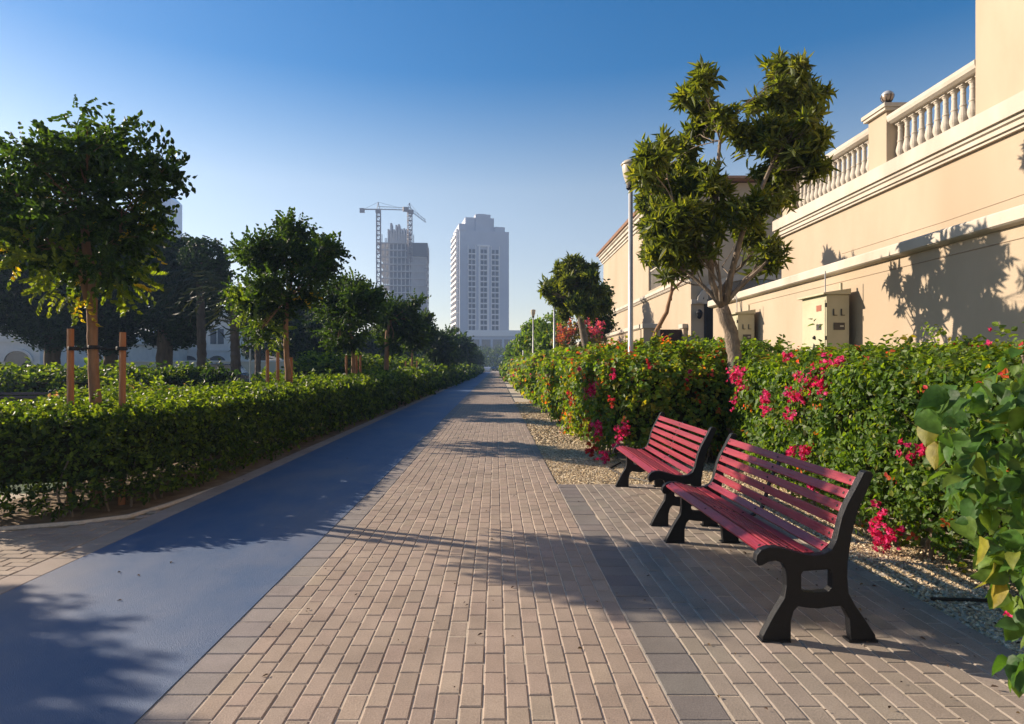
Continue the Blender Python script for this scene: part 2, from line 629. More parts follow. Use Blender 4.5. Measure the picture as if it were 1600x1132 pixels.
def poly_in(poly, X, Y):
    ins = np.zeros(len(X), bool)
    n = len(poly)
    for i in range(n):
        x0, y0 = poly[i]
        x1, y1 = poly[(i + 1) % n]
        c = ((y0 > Y) != (y1 > Y)) & (X < (x1 - x0) * (Y - y0) / (y1 - y0 + 1e-12) + x0)
        ins ^= c
    return ins


def poly_dist(poly, X, Y):
    d = np.full(len(X), 1e9)
    n = len(poly)
    for i in range(n):
        a = np.array(poly[i]); b = np.array(poly[(i + 1) % n])
        ab = b - a
        t = np.clip(((X - a[0]) * ab[0] + (Y - a[1]) * ab[1]) / (ab @ ab), 0, 1)
        d = np.minimum(d, np.hypot(X - a[0] - t * ab[0], Y - a[1] - t * ab[1]))
    return d


def inset(poly, d):
    n = len(poly)
    area = sum(poly[i][0] * poly[(i + 1) % n][1] - poly[(i + 1) % n][0] * poly[i][1] for i in range(n))
    s = 1 if area > 0 else -1
    out = []
    for i in range(n):
        p0, p1, p2 = np.array(poly[i - 1]), np.array(poly[i]), np.array(poly[(i + 1) % n])
        n1 = np.array([-(p1 - p0)[1], (p1 - p0)[0]]) * s
        n2 = np.array([-(p2 - p1)[1], (p2 - p1)[0]]) * s
        n1 = n1 / np.linalg.norm(n1); n2 = n2 / np.linalg.norm(n2)
        b = n1 + n2
        b = b / max(0.3, np.linalg.norm(b)) if np.linalg.norm(b) > 1e-6 else n1
        out.append(tuple(p1 + b * d / max(0.35, b @ n1)))
    return out


def hedge(name, poly, height, label, group, dens=2600, size=1.0, palette=PAL_HEDGE, weights=(4, 4, 3, 2), tm=T_SPR, z0=0.05,
          crown=0.0, amp=0.05, ref=6.0, seed=1, mat='leaf', shoots=0.06, orange=0.0, stems=True, dens_side=1.0, maxs=5.0, thin_low=0.0, wfreq=1.0, young=.45):  # young: share of top sprigs given the pale, sunlit-looking leaf colour
    """a clipped hedge on a footprint polygon: shell of sprigs, twiggy core, stems.  Leaves get fewer and larger with distance."""
    r = np.random.default_rng(seed)
    obj = thing(name, label, "hedge", (float(np.mean([p[0] for p in poly])), float(np.mean([p[1] for p in poly])), 0), 0, group)
    o = np.array(obj.location)
    P_, D_ = [], []
    n = len(poly)
    area = sum(poly[i][0] * poly[(i + 1) % n][1] - poly[(i + 1) % n][0] * poly[i][1] for i in range(n))
    sg = 1 if area > 0 else -1
    K = 6.0          # leaves per sprig
    for i in range(n):
        a = np.array(poly[i]); b = np.array(poly[(i + 1) % n])
        L = np.linalg.norm(b - a)
        nn = np.array([(b - a)[1], -(b - a)[0]]) / L * sg
        m = int(L * height * dens * dens_side / K)
        t = r.uniform(0, 1, m)
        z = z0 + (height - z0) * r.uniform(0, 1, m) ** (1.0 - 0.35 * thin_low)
        dep = r.exponential(0.06, m)
        p = np.stack([a[0] + (b - a)[0] * t - nn[0] * dep, a[1] + (b - a)[1] * t - nn[1] * dep, z], 1)
        w = wob(p, 2.0 * wfreq, seed)
        p[:, 0] += nn[0] * w * amp
        p[:, 1] += nn[1] * w * amp
        d = np.stack([np.full(m, nn[0]), np.full(m, nn[1]), np.full(m, .35)], 1) + r.normal(0, .55, (m, 3))
        P_.append(p); D_.append(d)
    xs = [p[0] for p in poly]; ys = [p[1] for p in poly]
    A = (max(xs) - min(xs)) * (max(ys) - min(ys))
    m = int(A * dens / K)
    X = r.uniform(min(xs), max(xs), m); Y = r.uniform(min(ys), max(ys), m)
    ok = poly_in(poly, X, Y)
    X, Y = X[ok], Y[ok]
    ed = poly_dist(poly, X, Y)
    m = len(X)
    z = height + crown * np.clip(ed / 0.9, 0, 1) ** .7 - r.exponential(.05, m) - 0.10 * np.exp(-ed / 0.07)
    p = np.stack([X, Y, z], 1)
    p[:, 2] += wob(p, 2.3 * wfreq, seed + 1) * amp
    sh = r.uniform(0, 1, m) < shoots
    p[sh, 2] += r.exponential(0.06, sh.sum())
    d = np.stack([np.zeros(m), np.zeros(m), np.ones(m)], 1) + r.normal(0, .5, (m, 3))
    P_.append(p); D_.append(d)
    P = np.vstack(P_); D = np.vstack(D_)
    dist = np.hypot(P[:, 0], P[:, 1])
    s = np.clip(dist / ref, 1.0, maxs)
    keep = r.uniform(0, 1, len(P)) < 1.0 / s ** 2
    # nothing of what faces away far behind is needed at full count, but all sides stay covered
    P, D, s = P[keep], D[keep], s[keep]
    V, Q, C = inst(tm, P, D, s * size * r.uniform(.8, 1.2, len(P)), palette, weights, r)
    # paler sprigs on the clipped top: new growth, plus sunlit brightness put into their colour
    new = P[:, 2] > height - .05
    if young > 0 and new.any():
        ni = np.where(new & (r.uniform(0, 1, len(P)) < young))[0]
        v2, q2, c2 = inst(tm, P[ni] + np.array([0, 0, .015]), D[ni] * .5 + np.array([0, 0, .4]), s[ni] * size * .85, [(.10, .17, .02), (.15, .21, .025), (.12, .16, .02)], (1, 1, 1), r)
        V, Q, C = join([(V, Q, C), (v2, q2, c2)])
    if orange > 0:
        hit = r.uniform(0, 1, len(P)) < orange * np.clip((P[:, 2] - height * .25) / height, .25, 1)
        idx = np.where(hit)[0]
        if len(idx):
            v2, q2, c2 = inst(tm, P[idx] + unit(D[idx]) * .05, D[idx], s[idx] * size * .9, PAL_ORANGE, (3, 2, 2), r)
            V, Q, C = join([(V, Q, C), (v2, q2, c2)])
    link("foliage", np_mesh("foliage", V - o, Q, M[mat], C), obj)
    # twiggy core
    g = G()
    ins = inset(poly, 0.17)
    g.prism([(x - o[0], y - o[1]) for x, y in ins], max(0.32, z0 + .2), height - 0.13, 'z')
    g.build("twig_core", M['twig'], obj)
    if stems:
        g = G()
        per = 0
        for i in range(n):
            a = np.array(ins[i]); b = np.array(ins[(i + 1) % n])
            L = np.linalg.norm(b - a)
            if L < .3 or min(np.hypot(*a), np.hypot(*b)) > 26:
                continue
            for k in range(min(60, int(L / .22))):
                t = r.uniform()
                q = a + (b - a) * t
                if np.hypot(*q) > 26: continue
                x, y = q - o[:2]
                e = r.normal(0, .05, 4)
                g.tube([(x, y, -.03), (x + e[0], y + e[1], .25), (x + e[2] * 1.5, y + e[3] * 1.5, .55)], [.014, .011, .008], 5)
        if g.v:
            g.build("stems", M['bark_grey'], obj)["kind"] = "stuff"
    return obj


def flower_cluster(parent, c, rad=0.10, n=26, pal=PAL_PINK, seed=0, s=1.0, out=(-1, 0, .3)):
    r = np.random.default_rng(seed + 900)
    o = np.array(parent.location)
    P = np.array(c) + r.normal(0, rad * .8, (n, 3)) * np.array([.6, 1, .9])
    D = np.array(out) + r.normal(0, .6, (n, 3))
    V, Q, C = inst(T_BRACT, P, D, s * r.uniform(.6, 1.2, n), pal, np.ones(len(pal)), r, jitter=.25)
    return link("flower_cluster", np_mesh("flower_cluster", V - o, Q, M['petal'], C), parent)


def tips_of(lobes, r, per=7, spread=.8, fine=1.0):
    """twig ends inside every lobe: leaves gather round them and leave gaps between"""
    out = []
    for (x, y, z, rr) in lobes:
        d = unit(r.normal(0, 1, (per, 3)))
        k = rr * spread * r.uniform(.55, 1.12, per)
        for q, kk in zip(d, k):
            out.append((x + q[0] * kk, y + q[1] * kk, z + q[2] * kk * .85, rr * fine * r.uniform(.26, .46)))
    return out


def crown_tips(tips, n, tm, size, pal, wts, r, droop, centre, up=.15, flat=.6):
    T = np.array(tips, float)
    w = T[:, 3] ** 1.6
    k = r.choice(len(T), n, p=w / w.sum())
    off = r.normal(0, .52, (n, 3)) * T[k, 3:4] * np.array([1, 1, flat])
    P = T[k, :3] + off
    D = unit(off) * .8 + .5 * unit(P - centre) + np.array([0, 0, up]) + r.normal(0, .35, (n, 3))
    D[:, 2] -= droop
    return inst(tm, P, D, size * r.uniform(.7, 1.25, n), pal, wts, r)


def crown_mesh(lobes, n, tm, size, pal, wts, r, droop=0.35, shell=(0.35, 1.0), depth_flat=1.0, mat='leaf', up=0.15, centre=None):
    """lobes: list of (x,y,z,r)"""
    Lb = np.array(lobes, float)
    w = Lb[:, 3] ** 2
    k = r.choice(len(Lb), n, p=w / w.sum())
    d = unit(r.normal(0, 1, (n, 3)))
    rad = r.uniform(shell[0], shell[1], n) ** .6
    P = Lb[k, :3] + d * (Lb[k, 3] * rad)[:, None] * np.array([1, depth_flat, .85])
    P += d * (wob(P, 3.0, 2.0) * .16 * Lb[k, 3])[:, None]
    if centre is None:
        centre = (Lb[:, :3] * w[:, None]).sum(0) / w.sum()
    D = d + .5 * unit(P - centre) + np.array([0, 0, up]) + r.normal(0, .35, (n, 3))
    D[:, 2] -= droop
    return inst(tm, P, D, size * r.uniform(.75, 1.25, n), pal, wts, r)


def bend(p0, p1, r, amt=.08, n=5, sag=0.0):
    p0, p1 = np.array(p0, float), np.array(p1, float)
    L = np.linalg.norm(p1 - p0)
    a, b = r.normal(0, amt * L, 3), r.normal(0, amt * L * .6, 3)
    out = []
    for i in range(n + 1):
        t = i / n
        q = p0 + (p1 - p0) * t + a * math.sin(math.pi * t) * .6 + b * math.sin(2 * math.pi * t) * .5
        q[2] += sag * L * math.sin(math.pi * t)
        out.append(q)
    return out


def tree(name, label, group, base, trunk_pts, trunk_r, lobes, nleaf, tm, size, pal, wts, seed, bark='bark', droop=.35, mat='leaf',
         forks=None, twigs=True, airy=0, tipk=1.0, shell=(.35, 1.0), up=.15, cat="tree", depth_flat=1.0, extra=None, branch_r=.4, sides=9):
    r = np.random.default_rng(seed)
    obj = thing(name, label, cat, base, 0, group)
    o = np.array(base, float)
    g = G()
    tp = [np.array(p, float) - o for p in trunk_pts]
    # denser trunk line with small knots
    fine, fr = [], []
    for i in range(len(tp) - 1):
        for k in range(4):
            t = k / 4
            fine.append(tp[i] * (1 - t) + tp[i + 1] * t + r.normal(0, trunk_r[0] * .06, 3) * (1 if i + k else 0))
            fr.append((trunk_r[i] * (1 - t) + trunk_r[i + 1] * t) * r.uniform(.94, 1.07))
    fine.append(tp[-1]); fr.append(trunk_r[-1])
    g.tube(fine, fr, sides)
    starts = [(tp[-1], trunk_r[-1])] + [(np.array(q[0], float) - o, q[1]) for q in (forks or [])]
    for q in (forks or []):
        if len(q) > 2:
            pts = [np.array(p, float) - o for p in q[2]] + [np.array(q[0], float) - o]
            g.tube(pts, list(np.linspace(q[1] * 1.5, q[1], len(pts))), 8)
    tips = []
    for (x, y, z, rr) in lobes:
        c = np.array([x, y, z]) - o
        dd = [np.linalg.norm(c - s[0]) + max(0, s[0][2] - c[2]) for s in starts]
        s0, sr = starts[int(np.argmin(dd))]
        pts = bend(s0, c, r, .07, 5, .05)
        r0 = sr * branch_r * r.uniform(.8, 1.2)
        g.tube(pts, list(np.linspace(r0, r0 * .3, len(pts))), 6)
        if airy:
            tp_ = tips_of([(x, y, z, rr)], r, airy, .8 if tipk == 1.0 else 1.0, tipk)
            tips.extend(tp_)
            for q in tp_:
                pq = bend(pts[r.integers(2, len(pts))], np.array(q[:3]) - o, r, .1, 3)
                g.tube(pq, list(np.linspace(r0 * .34, r0 * .1, len(pq))), 5, caps=False)
        elif twigs:
            for k in range(4):
                e = c + unit(r.normal(0, 1, 3)) * rr * .8
                pq = bend(pts[r.integers(2, len(pts))], e, r, .1, 3)
                g.tube(pq, list(np.linspace(r0 * .32, r0 * .1, len(pq))), 5)
    g.build("trunk", M[bark], obj, smooth=True)
    if airy:
        Lb = np.array(lobes, float)
        cen = (Lb[:, :3] * Lb[:, 3:] ** 2).sum(0) / (Lb[:, 3] ** 2).sum()
        V, Q, C = crown_tips(tips, nleaf, tm, size, pal, wts, r, droop, cen, up)
    else:
        V, Q, C = crown_mesh(lobes, nleaf, tm, size, pal, wts, r, droop, shell, depth_flat, up=up)
    parts = [(V, Q, C)]
    if extra:
        for (lb, nn, pal2) in extra:
            parts.append(crown_mesh(lb, nn, tm, size, pal2, np.ones(len(pal2)), r, droop + .3, shell))
    V, Q, C = join(parts)
    link("crown", np_mesh("crown", V - o, Q, M[mat], C), obj)
    return obj


def lobes_at(Y, lst, r, dy=.35, shrink=1.0):
    out = []
    a = np.array(lst, float)
    c = (a[:, :2] * a[:, 2:] ** 2).sum(0) / (a[:, 2] ** 2).sum()
    lst = [(c[0] + (p[0] - c[0]) * shrink, c[1] + (p[1] - c[1]) * shrink, p[2] * (.5 + .5 * shrink)) for p in lst]
    for (px, py, rp) in lst:
        yy = Y + r.normal(0, 1) * dy
        x, _, z = W(px, py, yy)
        out.append((x, yy, z, rp * yy / F))
    return out


# ------------------------------------------------------------------ ground, paving, track
def sheet(name, x0, x1, y0, y1, z, mat, kind='structure', nx=1, ny=1):
    xs = np.linspace(x0, x1, nx + 1); ys = np.linspace(y0, y1, ny + 1)
    V = np.array([(x, y, z) for y in ys for x in xs])
    Q = np.array([(j * (nx + 1) + i, j * (nx + 1) + i + 1, (j + 1) * (nx + 1) + i + 1, (j + 1) * (nx + 1) + i) for j in range(ny) for i in range(nx)])
    return tag(link(name, np_mesh(name, V, Q, mat)), kind=kind)


sheet("ground", -1500, 1500, -60, 4000, -0.09, M['soil'])
sheet("lawn", -26, -5.4, 4.5, 160, -0.082, M['grass'])
sheet("soil", -5.4, -3.38, 5.0, 200, -0.03, M['soil'])
sheet("joint_sand", -1.49, .7535, -1.5, 200, -0.0045, M['sand'])
sheet("joint_sand", .7535, 2.66, -1.5, 7.825, -0.0045, M['sand'])


def bricks(cells, name, mat, gap=.0042, ch=.0062, zj=.0012, seed=0):
    """cells: array (n,8): x0,x1,y0,y1,r,g,b,unused -> chamfered blocks in one sheet of paving"""
    r = np.random.default_rng(seed)
    c = np.asarray(cells, float)
    n = len(c)
    x0, x1, y0, y1 = c[:, 0] + gap / 2, c[:, 1] - gap / 2, c[:, 2] + gap / 2, c[:, 3] - gap / 2
    z = r.normal(0, zj, n)
    tx, ty = r.normal(0, .0022, n), r.normal(0, .0022, n)
    V = np.zeros((n, 12, 3))
    for lev, (e, dz) in enumerate(((0, -.05), (0, -ch * .8), (ch, 0))):
        for k, (a, b) in enumerate(((0, 0), (1, 0), (1, 1), (0, 1))):
            X = (x1 - e) if a else (x0 + e)
            Y = (y1 - e) if b else (y0 + e)
            V[:, lev * 4 + k, 0] = X
            V[:, lev * 4 + k, 1] = Y
            V[:, lev * 4 + k, 2] = z + dz + (X - (x0 + x1) / 2) * tx + (Y - (y0 + y1) / 2) * ty
    q = [(8, 9, 10, 11)]
    for lev in (0, 1):
        for k in range(4):
            l = (k + 1) % 4
            q.append((lev * 4 + k, lev * 4 + l, lev * 4 + 4 + l, lev * 4 + 4 + k))
    Q = (np.array(q)[None] + (np.arange(n) * 12)[:, None, None]).reshape(-1, 4)
    C = np.repeat(c[:, 4:7], 12, axis=0)
    return link(name, np_mesh(name, V.reshape(-1, 3), Q, mat, C))


def shade(base, r, n, s=.09, hue=.03):
    s, hue = s * .55, hue * .28
    b = np.asarray(base)[None] * r.normal(1, s, (n, 1)) * r.normal(1, hue, (n, 3))
    return np.clip(b, .02, .8)


TAN = (.315, .245, .19)
GREYT = (.24, .21, .19)
SLATE = (.185, .165, .148)
r = np.random.default_rng(11)
cells = []
NC, X0, X1 = 20, -1.272, .752
cw = (X1 - X0) / NC
for i in range(NC):
    off = (i % 2) * .1 + r.normal(0, .006)
    for j in range(-6, 800):
        y = j * .2 + off
        cells.append((X0 + i * cw, X0 + (i + 1) * cw, y, y + .2))
cells = np.array(cells)
cells = np.hstack([cells, shade(TAN, r, len(cells)), np.zeros((len(cells), 1))])
tag(bricks(cells, "brick_path", M['paver'], seed=1), kind='structure')
cells = np.array([(-1.474, -1.274, j * .2, j * .2 + .2) for j in range(-6, 800)])
cells = np.hstack([cells, shade(GREYT, r, len(cells), .06), np.zeros((len(cells), 1))])
tag(bricks(cells, "edge_paving", M['paver'], gap=.004, seed=2), kind='structure')
cells = np.array([(.755, .978, j * .2, j * .2 + .2) for j in range(-6, 39)])
cells = np.hstack([cells, shade(SLATE, r, len(cells), .08), np.zeros((len(cells), 1))])
tag(bricks(cells, "dark_edge_paving", M['paver'], gap=.005, seed=3), kind='structure')
cells = []
NP_, PX0, PX1 = 16, .981, 2.66
pw = (PX1 - PX0) / NP_
for i in range(NP_):
    off = (i % 2) * .1 + r.normal(0, .006)
    for j in range(-6, 40):
        y0_, y1_ = j * .2 + off, j * .2 + off + .2
        y1_ = min(y1_, 7.82)
        if y1_ - y0_ > .04:
            cells.append((PX0 + i * pw, PX0 + (i + 1) * pw, y0_, y1_))
cells = np.array(cells)
cells = np.hstack([cells, shade((.265, .222, .18), r, len(cells), .09), np.zeros((len(cells), 1))])
tag(bricks(cells, "bench_paving", M['paver'], seed=4), kind='structure')

g = G()
g.box(-3.165, -1.479, -1.5, 170, -.06, 0.002)
tag(g.build("cycle_track", M['track']), kind='structure')
# flush edging of the track on the left, then the side path that leaves to the left
cells = np.array([(-3.40, -3.17, j * .4, j * .4 + .4) for j in range(-3, 430)])
cells = np.hstack([cells, shade((.30, .245, .20), r, len(cells), .05), np.zeros((len(cells), 1))])
tag(bricks(cells, "kerb", M['paver'], gap=.004, zj=.001, seed=5), kind='structure')
BED = [(-3.405, 7.4), (-3.42, 6.6), (-3.50, 6.05), (-3.85, 5.80), (-4.5, 5.55), (-5.6, 5.25), (-8.0, 4.9), (-8, -1.5), (-3.405, -1.5)]
cells = []
for j in range(-14, 75):
    for i in range(0, 24):
        x1_ = -3.405 - i * .2 - (j % 2) * .1
        y0_ = j * .1
        cells.append((x1_ - .2, x1_, y0_, y0_ + .1))
    if j % 2:
        cells.append((-3.505, -3.405, j * .1, j * .1 + .1))
cells = np.array(cells)
ok = poly_in(BED, cells[:, 0] * .5 + cells[:, 1] * .5, cells[:, 2] * .5 + cells[:, 3] * .5)
cells = cells[ok]
cells = np.hstack([cells, shade((.315, .25, .19), r, len(cells), .08), np.zeros((len(cells), 1))])
tag(bricks(cells, "side_path_paving", M['paver'], seed=6), kind='structure')
sheet("side_path_sand", -8.0, -3.4, -1.5, 7.4, -0.035, M['sand'])
g = G()
g.tube([(-3.42, 8.2, -.06), (-3.45, 7.3, -.03), (-3.48, 6.65, -.012), (-3.58, 6.15, -.01), (-3.9, 5.89, -.01), (-4.55, 5.63, -.01), (-5.6, 5.33, -.01), (-8, 4.97, -.01)], .03, 6)
tag(g.build("bed_edging", M['sand']), kind='structure')

# gravel bed on the right: ground sheet plus real pebbles
sheet("gravel_bed", .757, 7.0, 7.83, 60, -0.026, M['sand'])
sheet("planting_soil", 2.664, 7.0, -1.5, 7.828, -0.022, M['sand'])
PEB = [(.52, .40, .24), (.60, .48, .30), (.42, .31, .18), (.66, .56, .40), (.30, .22, .14)]


def pebbles(n, regions, name, seed):
    r = np.random.default_rng(seed)
    base = np.array([(1, 0, 0), (0, 1, 0), (-1, 0, 0), (0, -1, 0), (0, 0, 1), (0, 0, -1)], float)
    tri = np.array([(0, 1, 4), (1, 2, 4), (2, 3, 4), (3, 0, 4), (1, 0, 5), (2, 1, 5), (3, 2, 5), (0, 3, 5)])
    P, S = [], []
    for (x0, x1, y0, y1, w, sc) in regions:
        m = int(n * w)
        P.append(np.stack([r.uniform(x0, x1, m), r.uniform(y0, y1, m), np.full(m, -.02)], 1))
        S.append(np.full(m, sc))
    P = np.vstack(P); S = np.concatenate(S)
    m = len(P)
    D = r.normal(0, 1, (m, 3)); D[:, 2] *= .4
    R = rot_to(D, r.uniform(0, 6.3, m))
    sc = 1.5 * np.stack([r.uniform(.005, .012, m), r.uniform(.008, .018, m), r.uniform(.005, .009, m)], 1) * S[:, None]
    Vv = np.einsum('nij,nkj->nki', R, base[None] * sc[:, None, :]) + P[:, None, :]
    Qq = (tri[None] + (np.arange(m) * 6)[:, None, None]).reshape(-1, 3)
    Cc = np.repeat(np.array(PEB)[r.integers(0, len(PEB), m)] * r.uniform(.75, 1.15, (m, 1)), 6, axis=0)
    return tag(link(name, np_mesh(name, Vv.reshape(-1, 3), Qq, M['pebble'], Cc)), kind='stuff')


pebbles(30000, [(.77, 1.95, 7.83, 12, .42, 1.2), (1.9, 3.7, 7.83, 9.6, .14, 1.2), (.77, 1.8, 12, 26, .22, 2.2), (2.67, 3.5, 3.2, 7.83, .30, .9), (2.5, 2.66, 3.0, 7.8, .018, .8), (1.5, 2.67, 7.45, 7.83, .012, .9)], "gravel", 5)

g = G()
g.tube([(1.9, 9.6, -.005), (1.62, 9.0, 0), (1.72, 8.4, -.005), (1.95, 8.0, -.005)], .012, 6)
tag(g.build("drip_pipe", M['pipe']), "short dark irrigation pipe lying on the gravel beside the far bench", "pipe")
g = G()
g.tube([(2.75, 3.98, -.008), (3.2, 3.93, -.004), (3.5, 3.90, -.008)], .011, 6)
tag(g.build("drip_pipe", M['pipe']), "dark irrigation pipe crossing the sandy strip behind the near bench", "pipe")


# fallen leaves and crumbs on the paving: one litter mass
def litter():
    r = np.random.default_rng(21)
    n = 240
    Y = 2.3 * np.exp(r.uniform(0, 1.9, n))
    X = r.uniform(-3.3, 2.66, n)
    keep = (X > -1.4) | (r.uniform(0, 1, n) < .25)
    X, Y = X[keep], Y[keep]
    m = len(X)
    X2 = r.uniform(1.9, 2.9, 110); Y2 = r.uniform(2.6, 5.2, 110)
    X = np.concatenate([X, X2]); Y = np.concatenate([Y, Y2]); m = len(X)
    P = np.stack([X, Y, np.full(m, .008)], 1)
    D = np.stack([r.normal(0, 1, m), r.normal(0, 1, m), np.full(m, .1)], 1)
    one = [Tmpl([((0, 0, 0), eul(.0, .2, 0), .034, .016, .6, .3)]), Tmpl([((0, 0, 0), eul(.1, 0, 0), .02, .014, .8, .1)])]
    V, Q, C = inst(one, P, D, r.uniform(.35, 1.0, m), [(.10, .05, .025), (.16, .10, .04), (.05, .03, .02), (.25, .16, .06)], (4, 2, 4, 1), r, roll=r.normal(0, .3, m))
    tag(link("leaf_litter", np_mesh("leaf_litter", V, Q, M['litter'], C)), kind='stuff')


litter()

# ------------------------------------------------------------------ villas and walls on the right
WX, VX = 6.0, 7.8          # garden wall plane, villa facade plane

CORN = [(0.0, 4.97), (-.07, 4.97), (-.07, 5.02), (-.11, 5.02), (-.11, 5.09), (-.15, 5.11), (-.15, 5.17), (-.20, 5.17), (-.20, 5.44), (-.16, 5.46), (0.0, 5.46)]


def cornice(g, x, y0, y1, prof, dz=0.0):
    g.prism([(x + a, z + dz) for a, z in prof], y0, y1, 'y')


v1 = thing("villa", "cream villa with balustraded terrace and tall corner block above the garden wall", "villa", (VX, 8, 0))
g = G(); g.box(0, 9, -14, 9.2, 0, 4.97); g.build("wall", M['plaster'], v1)
g = G(); cornice(g, 0, -14, 9.32, CORN); g.box(.001, 9, 9.2, 9.3, 4.97, 5.452); g.box(0.002, 9, -14, 9.2, 5.0, 5.45); g.build("cornice", M['trim'], v1)
g = G(); g.box(0.012, 8.9, -13.9, 2.27, 5.45, 14); g.build("corner_block", M['plaster'], v1, bevel=.02)
g = G(); g.box(.0, .42, 4.58, 5.19, 5.45, 6.56); g.build("pier", M['plaster'], v1, bevel=.01)
g = G(); g.box(-.07, .49, 4.51, 5.26, 6.561, 6.62); g.box(-.10, .52, 4.48, 5.29, 6.62, 6.70); g.build("pier_cap", M['trim'], v1, bevel=.008)
g = G(); g.box(.0, .42, 8.6, 9.15, 5.45, 6.56); g.build("pier", M['plaster'], v1, bevel=.01)
g = G(); g.box(-.07, .49, 8.53, 9.22, 6.561, 6.70); g.build("pier_cap", M['trim'], v1, bevel=.008)
for (ya, yb) in ((2.27, 4.58), (5.19, 8.6)):
    g = G(); g.box(.06, .36, ya, yb, 5.452, 5.53); g.build("plinth", M['trim'], v1)
    g = G(); g.prism([(.08, 6.30), (.02, 6.34), (.0, 6.40), (.0, 6.46), (.04, 6.49), (.38, 6.49), (.42, 6.46), (.42, 6.40), (.40, 6.34), (.34, 6.30)], ya, yb, 'y')
    g.build("handrail", M['trim'], v1)
    nb = int((yb - ya) / .2)
    for i in range(nb):
        y = ya + (i + .5) * (yb - ya) / nb
        b0 = [o for o in v1.children if o.name.startswith("baluster")] if False else None
        if 'BAL' not in globals():
            gb = G()
            gb.box(-.07, .07, -.07, .07, 0, .05)
            gb.lathe([(.055, .05), (.06, .07), (.045, .09), (.055, .12), (.075, .18), (.078, .22), (.066, .28), (.052, .34), (.046, .38), (.056, .39), (.056, .41), (.046, .42), (.040, .58), (.045, .60), (.045, .62), (.04, .63), (.042, .69), (.06, .71), (.06, .73)], n=14)
            gb.box(-.072, .072, -.072, .072, .73, .77)
            BAL = gb.mesh("baluster", M['trim'], smooth=False)
        o = link("baluster", BAL, v1); o.location = (.21, y, 5.53)
g = G(); g.tube([(-.004, -5, 3.95), (-.004, .2, 4.02), (-.004, 3.0, 3.98), (-.004, 6.2, 4.0)], .005, 4); g.build("crack", M['crack'], v1)

lamp = thing("globe_lamp", "round globe lamp with dark frame on the balustrade pier", "lamp", (VX + .21, 12.89, 6.70))
g = G(); g.lathe([(.09, 0), (.09, .03), (.04, .05), (.035, .12), (.06, .15), (.085, .17)]); g.build("lamp_base", M['iron'], lamp, smooth=True)
g = G(); g.lathe([(.01, .15)] + [(.115 * math.sin(t), .28 - .115 * math.cos(t)) for t in np.linspace(.35, 2.0, 9)]); g.build("globe", M['globe'], lamp, smooth=True)
g = G(); g.lathe([(.121 * math.sin(t), .28 - .121 * math.cos(t)) for t in np.linspace(1.72, 3.0, 8)]); g.build("lamp_cap", M['steel'], lamp, smooth=True)
g = G()
for k in range(8):
    a = k * math.pi / 4
    g.tube([(.124 * math.sin(t) * math.cos(a), .124 * math.sin(t) * math.sin(a), .28 - .124 * math.cos(t)) for t in np.linspace(.35, 1.8, 7)], .006, 4)
g.build("lamp_frame", M['iron'], lamp)

gw = thing("garden_wall", "cream garden wall with thick pale coping below the balustraded villa", "wall", (WX, 8, 0))
g = G(); g.box(0, .3, -9, 9.4, 0, 3.08); g.build("wall", M['plaster'], gw)
g = G(); g.prism([(-.03, 3.081), (-.09, 3.10), (-.12, 3.12), (-.12, 3.25), (-.10, 3.275), (.40, 3.30), (.40, 3.081)], -9, 9.5, 'y'); g.build("coping", M['trim'], gw)
g = G(); g.tube([(-.004, -6, 2.93), (-.004, -1, 2.925), (-.004, 2, 2.93), (-.004, 7, 2.935)], .006, 4); g.build("crack", M['crack'], gw)

gw2 = thing("garden_wall", "lower cream garden wall running beneath the far gabled villa", "wall", (WX, 38, 0))
g = G(); g.box(0, .3, -12, 14, 0, 3.0); g.build("wall", M['plaster'], gw2)
g = G(); g.prism([(-.03, 3.001), (-.10, 3.05), (-.10, 3.2), (.38, 3.22), (.38, 3.001)], -12, 14, 'y'); g.build("coping", M['trim'], gw2)
for (y, z) in ((-3, 2.2), (1, 2.3), (6, 2.2)):
    g = G(); g.lathe([(.05, 0), (.06, .05), (.02, .1)], (-.03, y, z + .9), 8); g.build("wall_light", M['plate'], gw2)

gate = thing("gate", "dark brown metal gate between two capped piers below the far villa", "gate", (WX + 1, 25.9, 0))
for (a, b) in ((-1.0, -.31), (.63, 1.35)):
    g = G(); g.box(a, b, -.25, .25, 0, 3.02); g.build("pier", M['plaster'], gate, bevel=.01)
    g = G(); g.box(a - .05, b + .05, -.3, .3, 3.021, 3.2); g.build("pier_cap", M['trim'], gate, bevel=.01)
g = G(); g.box(-.31, .63, -.03, .03, .1, 2.98)
for k in range(8): g.box(-.29 + k * .115, -.27 + k * .115, -.045, -.03, .1, 2.98)
g.build("gate_leaf", M['gate'], gate)

v2 = thing("villa", "far cream two storey villa with tiled gable eave and belt cornice", "villa", (VX, 35, 0))
y0, y1 = -9.8, 10.7
ZT = 9.45
g = G()
g.box(0, 11, y0, -7.6, 0, 5.1); g.box(0, 11, -7.6, -6.0, 0, ZT); g.box(0, 11, -2.8, y1, 0, ZT); g.box(0, 11, -6.0, -2.8, 0, 5.3); g.box(0, 11, -6.0, -2.8, 7.6, ZT); g.box(.9, 11, -6.0, -2.8, 5.3, 7.6)
g.build("wall", M['plaster'], v2)
g = G(); cornice(g, 0, y0 - .1, y1 + .1, [(a * .8, 4.85 + (z - 4.97) * .55) for a, z in CORN]); g.build("belt_cornice", M['trim'], v2)
y0u = -7.6
g = G(); cornice(g, 0, y0u - .25, y1 + .35, [(0.0, ZT - .55), (-.06, ZT - .55), (-.06, ZT - .42), (-.14, ZT - .40), (-.14, ZT - .28), (-.24, ZT - .24), (-.24, ZT - .10), (-.34, ZT - .04), (-.34, ZT + .06), (0, ZT + .06)])
